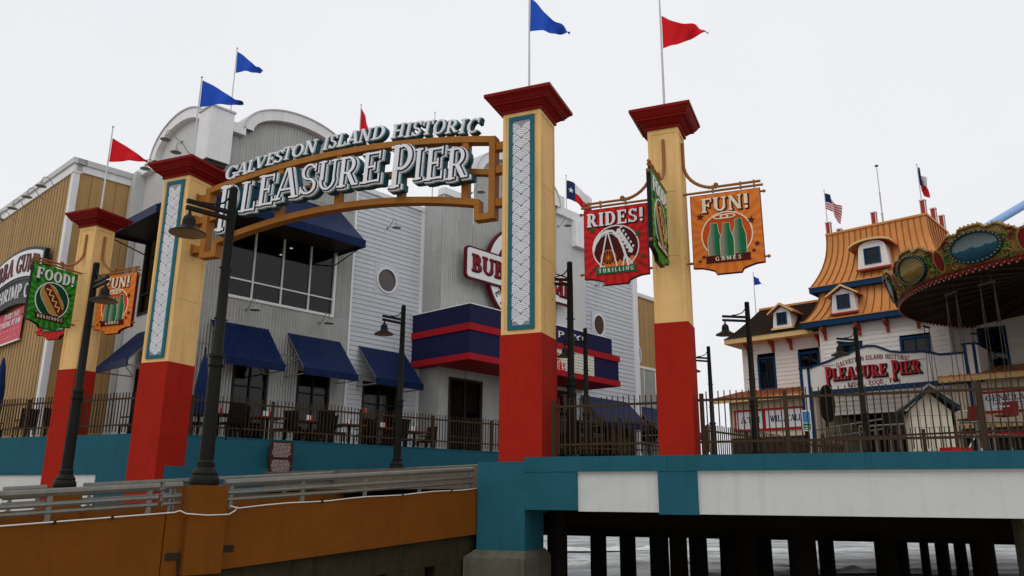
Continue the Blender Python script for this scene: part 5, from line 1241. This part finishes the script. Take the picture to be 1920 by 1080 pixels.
# little red and white roof posts
for px, pt, pb in ((1553, 419, 440), (1574, 431, 437), (1638, 400, 424), (1731, 377, 403), (1752, 392, 412), (1769, 405, 424)):
    y = {1553: -.1, 1574: 2.6, 1638: -.1, 1731: -.1, 1752: 1.6, 1769: 3.0}[px]
    x, z = T.px(px, pt, y); x = min(x, CXT+2.2); 
    q = MB().box(x-.11, x+.11, y-.11, y+.11, 12.97, max(z, 13.2)).build('roof_post', 'corbel_red', tk, T)
    c = MB()
    for a in (-.12, .09):
        for b in (-.12, .09): c.box(x+a, x+a+.03, y+b, y+b+.03, 12.972, max(z, 13.2)+.004)
    c.box(x-.14, x+.14, y-.14, y+.14, max(z, 13.2)+.004, max(z, 13.2)+.05).build('post_trim', 'trim_white', q, T)
def dormer(x0, x1, z0, z1, zp, y, dep, kind, roofm='copper'):
    cx = (x0+x1)/2; hw = (x1-x0)/2; top = z1
    if kind == 'gable': pol = [(x0, z0), (x1, z0), (x1-.08, z1), (cx, zp-.08), (x0+.08, z1)]
    else: pol = [(x0, z0), (x1, z0)]+[(cx+(hw-.1)*math.cos(a), z1+(zp-z1)*.9*math.sin(a)) for a in np.linspace(0, math.pi, 13)]
    d = MB().prism(pol, y, y+dep).build('dormer', 'ticket_white', tk, T)
    wx, wz0, wz1 = hw*.52, z0+(z1-z0)*.2, z1-.02
    f = MB().rect_ring(cx-wx, cx+wx, wz0, wz1, .075, y-.05, y+.01).build('dormer_window', 'trim_blue', d, T)
    MB().box(cx-wx+.07, cx+wx-.07, y-.02, y-.01, wz0+.07, wz1-.07).build('pane', 'dark_pane', d, T)
    MB().box(cx-.011, cx+.011, y-.035, y-.02, wz0+.07, wz1-.07).build('mullion', 'trim_blue', d, T); MB().box(cx-wx+.075, cx+wx-.075, y-.034, y-.02, (wz0+wz1)/2-.011, (wz0+wz1)/2+.011).build('mullion', 'trim_blue', d, T)
    if kind == 'gable': outl = [(x0-.17, z1-.1), (cx, zp), (x1+.17, z1-.1), (x1+.17, z1-.02), (cx, zp+.1), (x0-.17, z1-.02)]
    else:
        o = [(cx+(hw+.3)*math.cos(a), z1-.02+(zp-z1)*math.sin(a)) for a in np.linspace(math.pi, 0, 13)]; outl = o+[(x, z+.09) for x, z in o[::-1]]
    MB().prism(outl, y-.22, y+dep).build('dormer_roof', roofm, d, T); MB().prism([(x, z-.012) for x, z in outl], y-.235, y-.2).build('dormer_fascia', 'trim_yellow', d, T)
    MB().box(x0-.06, x1+.06, y-.1, y+.1, z0-.09, z0).build('dormer_sill', 'corbel_red' if roofm == 'copper' else 'trim_yellow', d, T)
mat('dark_pane', (.008, .014, .016), .1, spec=.2)
dormer(7.25, 8.68, 10.62, 11.62, 11.98, -1.0, 1.2, 'curve'); dormer(5.98, 7.14, 8.62, 9.5, 9.86, -1.4, 1.0, 'gable'); dormer(9.0, 10.16, 8.62, 9.5, 9.86, -1.4, 1.0, 'gable'); dormer(2.72, 3.72, 8.45, 9.25, 9.62, -.72, 1.6, 'gable', 'low_roof')
def corbel(x, y0, z1, s=1.): MB().prismx([(y0, z1), (y0-.55*s, z1), (y0-.5*s, z1-.12), (y0-.14, z1-.3), (y0-.1, z1-.55*s), (y0, z1-.55*s)], x-.06, x+.06).build('corbel', 'corbel_red', tk, T)
for x in (1.0, 2.35, 3.3, 4.75): corbel(x, -.01, 7.95)
for x in (5.45, 7.05, 8.3, 9.6, 10.6): corbel(x, -1.03, 8.04)
# open ground floor behind the sign
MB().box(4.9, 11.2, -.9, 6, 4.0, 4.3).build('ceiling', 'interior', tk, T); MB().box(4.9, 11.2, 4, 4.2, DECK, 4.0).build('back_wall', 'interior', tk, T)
for x in (4.95, 10.85): MB().box(x, x+.25, -2.4, 4, DECK, 4.3).build('side_wall', 'ticket_cream', tk, T)
# ------------------------------------------------------------------ booths left and right
bl = at_fr('ticket_booth', 'cream booth with red roof and lettered sign at the left end of the ticket building', 'booth', T, 2.5, -1.5, DECK)
MB().box(.95, 4.75, -2.5, -.05, DECK, 4.8).build('wall', 'ticket_cream', bl, T)
MB().add([(.3, -3.0, 4.78), (4.8, -3.0, 4.78), (4.8, -.05, 5.4), (.9, -.05, 5.4), (.3, -3.0, 4.86), (4.8, -3.0, 4.86), (4.8, -.05, 5.5), (.9, -.05, 5.5)], [(0, 3, 2, 1), (4, 5, 6, 7), (0, 1, 5, 4), (0, 4, 7, 3), (1, 2, 6, 5)]).build('roof', 'low_roof', bl, T)
for i in range(16):
    x = .45+i*.28; MB().add([(x, -3.0, 4.862), (x+.03, -3.0, 4.862), (x+.03, -.06, 5.502), (x, -.06, 5.502), (x, -3.0, 4.9), (x+.03, -3.0, 4.9), (x+.03, -.06, 5.54), (x, -.06, 5.54)], [(4, 5, 6, 7), (0, 1, 5, 4), (0, 4, 7, 3), (1, 2, 6, 5)]).build('roof_seam', 'low_roof', bl, T)
MB().box(.3, 4.8, -3.02, -2.96, 4.62, 4.8).build('fascia', 'trim_yellow', bl, T)
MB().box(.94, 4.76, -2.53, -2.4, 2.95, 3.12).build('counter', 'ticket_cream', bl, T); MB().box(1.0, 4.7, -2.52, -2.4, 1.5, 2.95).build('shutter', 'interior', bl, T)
for i, (s, a, b) in enumerate((('ATM', 1.35, 2.75), ('WILL CALL', 2.85, 4.7))):
    y = -2.56; z0, z1 = 3.35, 4.2
    k = MB().rect_ring(a-.12, b+.02, z0-.1, z1+.08, .1, y-.03, y+.05).build('sign_frame', 'bright_red', bl, T); MB().box(a-.03, b-.07, y-.01, y+.05, z0-.01, z1-.01).build('sign_face', 'sign_white', k, T)
    text(k, s, a+.2, b-.2 if i == 0 else b-.12, z0+.28, z1-.28, y-.02, y, 'text_navy', T)
rb = at_fr('ticket_booth', 'cream booth with copper roof and admission sign at the right picture edge', 'booth', T, 13, -1.5, DECK)
MB().box(10.95, 19, -2.5, -.05, DECK, 4.85).build('wall', 'ticket_cream', rb, T)
for i in range(24):
    x0 = 10.6+.36*i; x1 = x0+.355
    MB().add([(x0, -3.1, 4.9), (x1, -3.1, 4.9), (x1, -.05, 5.6), (x0, -.05, 5.6), (x0, -3.1, 4.95), (x0+.03, -3.1, 4.99), (x0+.04, -3.1, 4.95), (x1, -3.1, 4.95), (x0, -.05, 5.65), (x0+.03, -.05, 5.69), (x0+.04, -.05, 5.65), (x1, -.05, 5.65)], [(0, 3, 2, 1), (0, 1, 7, 6, 5, 4), (4, 5, 9, 8), (5, 6, 10, 9), (6, 7, 11, 10)]).build('roof_panel', 'copper', rb, T)
MB().box(10.6, 19.2, -3.13, -3.05, 4.72, 4.9).build('fascia', 'trim_yellow', rb, T)
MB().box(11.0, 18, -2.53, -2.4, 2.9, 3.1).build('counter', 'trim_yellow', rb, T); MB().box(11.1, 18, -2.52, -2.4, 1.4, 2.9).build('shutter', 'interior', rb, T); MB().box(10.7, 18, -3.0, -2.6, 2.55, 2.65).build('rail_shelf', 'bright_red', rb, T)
k = MB().rect_ring(11.85, 16.0, 3.45, 4.3, .09, -2.6, -2.5).build('sign_frame', 'bright_red', rb, T); MB().box(11.93, 15.92, -2.575, -2.5, 3.53, 4.22).build('sign_face', 'sign_white', k, T)
text(k, 'GENERAL ADMISSION', 12.1, 15.7, 3.92, 4.14, -2.585, -2.57, 'text_navy', T, joined=True); text(k, 'TICKET WINDOW', 12.4, 15.4, 3.6, 3.84, -2.585, -2.57, 'text_navy', T, joined=True)
# ------------------------------------------------------------------ sign over the entrance
SG = -2.6
sg2 = at_fr('entrance_sign', 'white shaped sign with blue edge and red lettering over the ticket building entrance', 'sign', T, 8, SG, 5)
top = [(1518, 691), (1538, 684), (1555, 678), (1570, 671), (1595, 662), (1610, 654), (1626, 650), (1642, 650), (1656, 655), (1670, 660), (1690, 662), (1730, 660), (1750, 663), (1762, 666)]
tp2 = [T.px(a, b, SG) for a, b in top]; zb0 = T.px(1518, 734, SG)[1]; x0, x1 = tp2[0][0], tp2[-1][0]+.95
MB().prism([(x0, zb0)]+tp2+[(tp2[-1][0]+.3, tp2[-1][1]-.03), (x1, tp2[-1][1]-.03), (x1, zb0)], SG, SG+.15).build('board', 'ticket_white', sg2, T)
MB().bar([(x, SG+.06, z+.03) for x, z in tp2]+[(x1, SG+.06, tp2[-1][1]+.0)], .22, .09).build('edge_trim', 'trim_blue', sg2, T)
MB().box(x0-.4, x1+.5, SG-.05, SG+.2, zb0-.2, zb0-.002).build('lower_band', 'trim_blue', sg2, T)
for xa in (x0-.42, x1-.02):
    zt_ = tp2[0][1]+.0 if xa < x0 else tp2[-1][1]+.3
    MB().box(xa, xa+.44, SG-.08, SG+.35, zb0-3.6, zt_).build('pier_post', 'ticket_white', sg2, T)
    for e in (.0, .33): MB().box(xa+e-.01, xa+e+.11, SG-.1, SG-.06, zb0-3.6, zt_).build('post_trim', 'trim_blue', sg2, T)
    MB().box(xa-.06, xa+.5, SG-.14, SG+.4, zt_, zt_+.07).build('post_cap', 'trim_blue', sg2, T)
MB().box(x1+.42, x1+.5, SG-.1, SG+1.6, zb0, zb0+1.3).build('side_board', 'ticket_white', sg2, T)
def trow(s, a, b, pb1, pb2, h, m, y, dep, name='letter', **k):
    A, B = T.px(a, pb1, y), T.px(b, pb2, y); W = text_w(s); st = (B[0]-A[0])/W; x = A[0]
    for c in s:
        w = G[c][0]
        if c != ' ':
            f = (x-A[0])/(B[0]-A[0]); z = A[1]+(B[1]-A[1])*f+k.get('arc', 0)*4*f*(1-f)
            glyph(MB(), c, x, x+w*st, z, z+h, y, y+dep, k.get('e', 0), 0, na=8, th=k.get('th', 1)).build(name, m, sg2, T)
        x += (w+.08)*st
trow('GALVESTON ISLAND HISTORIC', 1568, 1706, 689, 677, .2, 'text_red', SG-.015, .01, arc=.22)
for a_, b_, c_, d_ in ((1542, 1565, 1550, 686), (1709, 1738, 1720, 674)):
    zf = T.px(c_, d_, SG)[1]; MB().box(T.px(a_, d_, SG)[0], T.px(b_, d_, SG)[0], SG-.012, SG, zf-.01, zf+.012).build('flourish', 'text_red', sg2, T)
A = T.px(1548, 715, SG-.1)[0]; B = T.px(1727, 700, SG-.1)[0]; zz0 = T.px(1640, 706, SG-.1)[1]; zz1 = T.px(1640, 681, SG-.1)[1]
x = A; st = (B-A)/text_w('PLEASURE PIER')
for c in 'PLEASURE PIER':
    w_ = G[c][0]
    if c != ' ':
        dn, up_ = (.22, .06) if c == 'P' else (0, -.03)
        g_ = glyph(MB(), c, x+.04, x+w_*st+.04, zz0-dn-.03, zz1+up_-.03, SG-.06, SG, .02, na=8).build('letter', 'sign_black', sg2, T)
        glyph(MB(), c, x, x+w_*st, zz0-dn, zz1+up_, SG-.1, SG-.05, -.004, na=8).build('letter_face', 'letter_red', g_, T)
    x += (w_+.08)*st
trow('RIDES * FOOD * FUN', 1590, 1689, 726, 716, .2, 'text_red', SG-.015, .01)
# ================================================================== flags and mast on the ticket building
def tkflag(label, px, pyb, pyt, y, fl, kind, mt, base, **k):
    b = T.P((T.px(px, pyb, y)[0], y, 0)); f = Fr((b.x, b.y), 0)
    za, zb2 = f.px(px, fl[0])[1], f.px(px, fl[1])[1]; L_ = f.px(fl[2], fl[1])[0]-f.px(px, fl[1])[0]
    return flag(label, (b.x, b.y, base), f.px(px, pyt)[1], kind, zb2, za, L_, 8, mt, k.get('droop', .5), .12, .025, k.get('tip', .3), k.get('seed', 0))
tkflag('striped flag with dark canton on the left of the copper roof', 1551, 417, 358, .0, (362, 391, 1579), 'rect', 'flag_us', 12.9, droop=.75, seed=1)
tkflag('limp lone star flag on the right of the copper roof', 1728, 378, 310, .4, (314, 346, 1739), 'rect', 'flag_texas', 12.9, droop=.7, seed=2)
tkflag('small blue pennant on the shingled wing of the ticket building', 1416, 566, 513, 2.5, (517, 535, 1434), 'tri', 'flag_blue', 9.6, droop=.05, tip=.3)
b = T.P((T.px(1656, 418, 1.5)[0], 1.5, 12.9)); ht = Fr((b.x, b.y), 0).px(1648, 312)[1]-12.9
t = thing('antenna_mast', 'thin tall antenna mast on the copper roof', 'antenna', b)
MB().lathe([(.05, 0), (.045, ht*.3), (.06, ht*.3+.02), (.04, ht*.32), (.035, ht*.6), (.05, ht*.6+.02), (.03, ht*.62), (.022, ht)], 8).build('mast', 'pole_grey', t, smooth='a'); MB().lathe([(.0, ht+.09), (.09, ht+.05), (.09, ht), (0, ht-.02)], 8, cap=False).build('mast_head', 'lamp_dark', t)
# ================================================================== swing carousel canopy
CC = Vector((20.9, 28.0, 0)); RR = 6.21; ZB = 7.5
car = thing('swing_carousel', 'swing carousel with ornate painted canopy rim and dark underside at the right edge', 'ride', (CC.x, CC.y, DECK))
cl = lambda p: Vector(p)-car.location
N = 14
def rimp(a, z):                                       # rim flares outward with height
    r = RR+.42*((z-ZB)/1.25)**.8 if z > ZB else RR
    return (CC.x+r*math.cos(a), CC.y+r*math.sin(a), z)
phase = R(-11)
def tops(u):                                          # stepped crest of one panel, u 0..1
    d = abs(u-.5)*2
    return 1.28-.05*d if d < .3 else (1.2-.12*(d-.3)/.4+.05*math.sin(d*14) if d < .74 else 1.0-.22*((d-.74)/.26)**1.3)
for k in range(N):
    a0 = phase+2*math.pi*k/N; da = 2*math.pi/N; n = 20; v = []; f = []
    pm = a0+da/2; vis = math.cos(pm-math.atan2(-CC.y, -CC.x)) > -.5
    for i in range(n+1):
        u = i/n; a = a0+da*u
        for j in range(5): v.append(cl(rimp(a, ZB+tops(u)*j/4)))
    p = MB().add(v, [(5*i+j, 5*i+5+j, 5*i+6+j, 5*i+j+1) for i in range(n) for j in range(4)]).build('rim_panel', 'rim_paint', car, smooth='a', thick=.08)
    if not vis: continue
    crest = [cl(Vector(rimp(a0+da*i/40, ZB+tops(i/40)))+Vector((0, 0, .02))) for i in range(41)]
    MB().tube(crest, .055, 6).build('crest_mould', 'gold', p, smooth=True)
    tag(MB().add([], []).build('x', 'gold', p), kind='stuff') if False else None
    bd = MB()
    for i in range(0, 41, 2):
        c = crest[i]+Vector((0, 0, .07)); bd.lathe([(0, -.035), (.035, 0), (0, .035)], 6, tuple(c), False)
    tag(bd.build('bulb_row', 'bulb', p, smooth=True), kind='stuff')
    # oval medallion in the middle, red oval over the joint
    def oval(u0, z0, ru, rz, name, m, lift, inner=None):
        am = a0+da*u0; e = [(am+ru/RR*math.cos(q), z0+rz*math.sin(q)) for q in np.linspace(0, 2*math.pi, 29)[:-1]]
        out = Vector((math.cos(am), math.sin(am), 0))*lift
        vv = [cl(Vector(rimp(a, z))+out) for a, z in e]
        if inner is None: return MB().add(vv, [tuple(range(28))]).build(name, m, p)
        e2 = [(am+ru*inner/RR*math.cos(q), z0+rz*inner*math.sin(q)) for q in np.linspace(0, 2*math.pi, 29)[:-1]]
        v2 = [cl(Vector(rimp(a, z))+out) for a, z in e2]; o2 = [cl(Vector(rimp(a, z))) for a, z in e]
        return MB().add(vv+v2+o2, [(i, (i+1) % 28, (i+1) % 28+28, i+28) for i in range(28)]+[(i, i+56, (i+1) % 28+56, (i+1) % 28) for i in range(28)]).build(name, m, p)
    oval(.5, ZB+.62, .78, .42, 'medallion', ('paint_pale', 'paint_dusk', 'paint_sea')[k % 3], .05)
    oval(.5, ZB+.62, .88, .5, 'medallion_frame', 'frame_medal', .09, .86)
    bd = MB()
    for q in np.linspace(0, 2*math.pi, 33)[:-1]:
        am = a0+da*.5; c = cl(Vector(rimp(am+.83/RR*math.cos(q), ZB+.62+.47*math.sin(q)))+Vector((math.cos(am), math.sin(am), 0))*.11); bd.lathe([(0, -.03), (.03, 0), (0, .03)], 6, tuple(c), False)
    tag(bd.build('bulb_row', 'bulb', p, smooth=True), kind='stuff')
    oval(0.02, ZB+.5, .15, .33, 'joint_oval', 'rim_red', .07); oval(.02, ZB+.5, .21, .4, 'joint_oval_frame', 'gold', .06, .8)
    for s, u0 in ((1, .16), (-1, .84)):               # scroll work and leaves
        for q in range(4):
            uu = u0+s*random.uniform(-.05, .05); z0 = ZB+.2+.24*q; th0 = random.uniform(0, 6.3); dr_ = random.choice((-1, 1))
            pts = []
            for w_ in np.linspace(.15, 1, 12):
                rr_ = .19*w_; aa = th0+dr_*w_*7.5; am = a0+da*uu+rr_*math.cos(aa)/RR
                pts.append(cl(Vector(rimp(am, min(max(z0+rr_*math.sin(aa), ZB+.06), ZB+tops(min(max(uu, 0), 1))-.05)))+Vector((math.cos(am), math.sin(am), 0))*.05))
            MB().tube(pts, [.012+.022*k2/11 for k2 in range(12)], 5).build('scroll', ('gold', 'leaf_green', 'leaf_green', 'rim_red')[q], p, smooth=True)
        for q in range(7):
            uu = u0+s*random.uniform(-.11, .11); z0 = ZB+.12+random.uniform(0, .75); am = a0+da*uu; l_ = random.uniform(.07, .13); th = random.uniform(0, 3)
            pts = [(l_*math.cos(w_)*1.0, l_*.38*math.sin(w_)) for w_ in np.linspace(0, 2*math.pi, 9)[:-1]]
            vv = [cl(Vector(rimp(am+(x*math.cos(th)-z*math.sin(th))/RR, z0+x*math.sin(th)+z*math.cos(th)))+Vector((math.cos(am), math.sin(am), 0))*(.045+.004*q)) for x, z in pts]
            MB().add(vv, [tuple(range(8))]).build('leaf', 'leaf_green' if q % 3 else 'rim_red', p)
sk = MB(); m_ = 14*12                                   # scalloped red skirt with bulbs under the rim
for i in range(m_):
    a, b = 2*math.pi*i/m_, 2*math.pi*(i+1)/m_; pts = [(a+(b-a)*w_, ZB+.02-.1*math.sin(math.pi*w_)-.05) for w_ in np.linspace(0, 1, 6)]
    vv = [cl((CC.x+RR*math.cos(q)*1.0, CC.y+RR*math.sin(q), z)) for q, z in pts]+[cl(rimp(b, ZB+.08)), cl(rimp(a, ZB+.08))]
    sk.add(vv, [tuple(range(8))])
tag(sk.build('scalloped_skirt', 'rim_red', car, thick=.03), kind='stuff')
bd = MB()
for i in range(m_*2):
    a = 2*math.pi*i/(m_*2); c = cl((CC.x+(RR+.03)*math.cos(a), CC.y+(RR+.03)*math.sin(a), ZB-.03-.09*abs(math.sin(math.pi*i/2)))); bd.lathe([(0, -.032), (.032, 0), (0, .032)], 6, tuple(c), False)
tag(bd.build('bulb_row', 'bulb', car, smooth=True), kind='stuff')
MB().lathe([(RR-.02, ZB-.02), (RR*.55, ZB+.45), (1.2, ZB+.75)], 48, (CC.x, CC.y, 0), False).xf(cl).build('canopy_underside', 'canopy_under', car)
MB().lathe([(RR+.3, ZB+.8), (RR*.6, ZB+1.4), (1.0, ZB+2.4), (.2, ZB+3.0)], 48, (CC.x, CC.y, 0), False).xf(cl).build('canopy_roof', 'awning_blue', car)
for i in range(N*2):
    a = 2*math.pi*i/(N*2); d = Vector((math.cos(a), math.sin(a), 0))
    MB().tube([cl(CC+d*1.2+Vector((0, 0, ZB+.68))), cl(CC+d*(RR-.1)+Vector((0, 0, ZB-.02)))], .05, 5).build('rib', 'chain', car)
MB().lathe([(1.5, DECK), (1.5, 1.5), (1.2, 1.6), (1.1, 6.6), (1.3, ZB+.7)], 24, (CC.x, CC.y, 0)).xf(cl).build('centre_column', 'rim_paint', car, smooth='a')
# chained swing seats
def swing():
    t = thing('carousel_swing', '', 'swing', (0, 0, 0), 0, 'swing seats of the carousel')
    MB().box(-.3, .3, -.03, .03, 4.7, 4.76).build('spreader', 'chain', t)
    for x in (-.26, .26):
        for y in (-.16, .16): MB().tube([(x*.9, 0, 4.7), (x, y, .75)], .013, 5).build('chain', 'chain', t)
        MB().tube([(x*.7, 0, 4.76), (x*.5, 0, 5.15)], .013, 5).build('chain', 'chain', t)
    MB().box(-.25, .25, -.22, .2, .36, .41).build('seat', 'rim_red', t); MB().prismx([(.18, .4), (.23, .4), (.3, .85), (.25, .85)], -.25, .25).build('backrest', 'rim_red', t); MB().tube([(-.26, -.2, .65), (.26, -.2, .65)], .02, 6).build('lap_bar', 'pole_grey', t)
    return t
s0 = None
for i, (px, lab) in enumerate(((1738, 'leftmost hanging seat with chains in front of the entrance sign'), (1792, 'second hanging seat, over the right end of the entrance sign'), (1832, 'hanging seat in front of the right wing window'), (1862, 'hanging seat right of the wing window'), (1900, 'hanging seat at the right picture edge'))):
    d = ray(px, 620); best = None
    for q in range(0, 720):
        a = R(q/2); p = CC+Vector((math.cos(a), math.sin(a), 0))*(RR-.45); e = abs(p.x/p.y-d[0]/d[1])
        far = p.y > CC.y
        if (i in (0, 2, 4)) == far and (best is None or e < best[0]): best = (e, p, a)
    p = best[1]; l_ = Vector((p.x, p.y, ZB-.1-5.1))
    if s0 is None: s0 = swing(); s0.location = l_; s0.rotation_euler = (0, 0, best[2]+1.57); s0['label'] = lab
    else: dup(s0, l_, math.degrees(best[2])+90, lab)
# pale blue slide tube high on the right
t = thing('ride_beam', 'pale blue ride beam slanting up at the right picture edge', 'ride', atY(1880, 412, 48))
MB().tube([Vector((0, 0, 0))-Vector((3, 0, 1.6)), Vector((6, 0, 3.6))], .27, 14).build('beam', 'sky_tube', t, smooth='a')
MB().tube([Vector((4, 0, 2.5)), Vector((4.4, 0, -11))], .25, 12).build('support', 'sky_tube', t, smooth='a')
# ================================================================== forecourt: kiosk, poster, round sign, rails
Yk = 21.; pk = atY(1737, 722, Yk); kf = Fr((pk.x, pk.y), RA-90+25)
t = thing('kiosk_shed', 'small cream gabled shed with dark roof behind the pier edge fence', 'shed', (pk.x, pk.y, DECK)); hw = .5; hz = pk.z-.18
MB().prism([(-hw, DECK), (hw, DECK), (hw, hz-.5), (0, hz), (-hw, hz-.5)], 0, .9).build('wall', 'kiosk_wall', t, kf)
for z in (1.0, 1.3, 1.6, 1.9, 2.2): MB().box(-hw+.02, hw-.02, -.004, .0, z-.007, z+.007).build('panel_joint', 'kiosk_line', t, kf)
for x in (-.25, .0, .25): MB().box(x-.006, x+.006, -.005, .0, DECK, hz-.45).build('panel_joint', 'kiosk_line', t, kf)
for s in (-1, 1): MB().prism([(0, hz+.02), (s*.66, hz-.52), (s*.66, hz-.42), (0, hz+.14)], -.3, 1.1).build('roof_slope', 'kiosk_roof', t, kf); MB().prism([(0, hz+.13), (s*.68, hz-.43), (s*.68, hz-.37), (0, hz+.19)], -.33, 1.13).build('barge_board', 'wood_grey', t, kf)
def poster(px0, px1, pt, pb, Y, lab):
    a, b = atY(px0, pb, Y), atY(px1, pb, Y); zt1 = atY(px0, pt, Y).z; f = Fr((a.x, a.y), 0); w_ = b.x-a.x
    t = thing('poster_stand', lab, 'poster', (a.x, a.y, DECK))
    MB().box(0, w_, 0, .05, a.z, zt1).build('panel', 'sign_white', t, f); MB().box(.04, w_-.04, -.006, 0, a.z+(zt1-a.z)*.4, zt1-.05).build('picture', 'sheet_blue', t, f); MB().box(.04, w_-.04, -.006, 0, a.z+.04, a.z+(zt1-a.z)*.36).build('print_area', 'print_green', t, f)
    m = MB(); [m.box(.08, w_-.08, -.01, -.006, a.z+.07+i*.09, a.z+.1+i*.09) for i in range(max(1, int((zt1-a.z)*.36/.09)-1))]; m.build('print_lines', 'sign_white', t, f)
    MB().box(w_/2-.05, w_/2+.05, .051, .12, DECK, a.z+.3).build('stand', 'furniture', t, f)
poster(1505, 1523, 769, 808, 30, 'tall blue and green information poster left of the entrance'); poster(1781, 1803, 752, 764, 33, 'small blue poster under the right end of the entrance sign')
p = atY(1551, 757, 32); t = thing('round_sign', 'dark round sign on a post in front of the entrance', 'sign', (p.x, p.y, DECK)); f = Fr((p.x, p.y), 10)
MB().prism(ell(0, p.z, .3, .72, 28), 0, .1).build('disc', 'furniture', t, f); MB().ring(ell(0, p.z, .33, .75, 28), ell(0, p.z, .27, .69, 28), -.03, .05).build('disc_rim', 'lamp_dark', t, f); MB().box(-.05, .05, .1, .16, DECK, p.z).build('post', 'lamp_dark', t, f)
p = atY(1681, 793, 27); t = thing('speaker_cabinet', 'black speaker cabinet left of the cream shed', 'speaker', (p.x, p.y, DECK)); f = Fr((p.x, p.y), 0)
MB().box(-.28, .28, 0, .4, p.z-.33, p.z+.33).build('cabinet', 'furniture', t, f); MB().box(-.24, .24, -.015, 0, p.z-.29, p.z+.29).build('grille', 'lamp_dark', t, f); MB().box(-.04, .04, .15, .23, DECK, p.z-.33).build('stand', 'furniture', t, f)
def qrail(px0, px1, py0, py1, Y0, Y1, lab):
    a, b = atY(px0, py0, Y0), atY(px1, py1, Y1); t = thing('queue_rail', lab, 'railing', (a.x, a.y, DECK), 0, 'grey queue rails')
    L_ = (b-a); o = Vector((a.x, a.y, DECK))
    for h in (0, -.35): MB().tube([a-o+Vector((0, 0, h)), b-o+Vector((0, 0, h))], .03, 6).build('rail', 'pipe_metal', t)
    for i in range(7): q = a+L_*i/6; MB().tube([Vector((q.x, q.y, DECK))-o, q-o], .022, 6).build('post', 'pipe_metal', t)
qrail(1530, 1665, 806, 784, 31, 29, 'grey queue rail rising before the dark entrance'); qrail(1610, 1700, 800, 795, 24, 24, 'grey queue rail left of the cream shed')
qrail(1800, 1990, 792, 790, 22, 20, 'grey queue rail right of the cream shed')
p = atY(1805, 835, 19); t = thing('hand_cart', 'red hand cart behind the fence right of the cream shed', 'cart', (p.x, p.y, DECK)); f = Fr((p.x, p.y), 15)
MB().box(-.3, .3, 0, .4, DECK+.25, DECK+.6).build('tray', 'bright_red', t, f); MB().tube([(.3, .2, DECK+.5), (.6, .2, DECK+.9)], .02, 6).build('handle', 'pole_grey', t, f)
for x in (-.2, .2): MB().lathe([(.12, -.03), (.12, .03)], 14).xf(lambda q: (q[0]+x, q[2]-.02, q[1]+DECK+.12)).build('wheel', 'furniture', t, f)
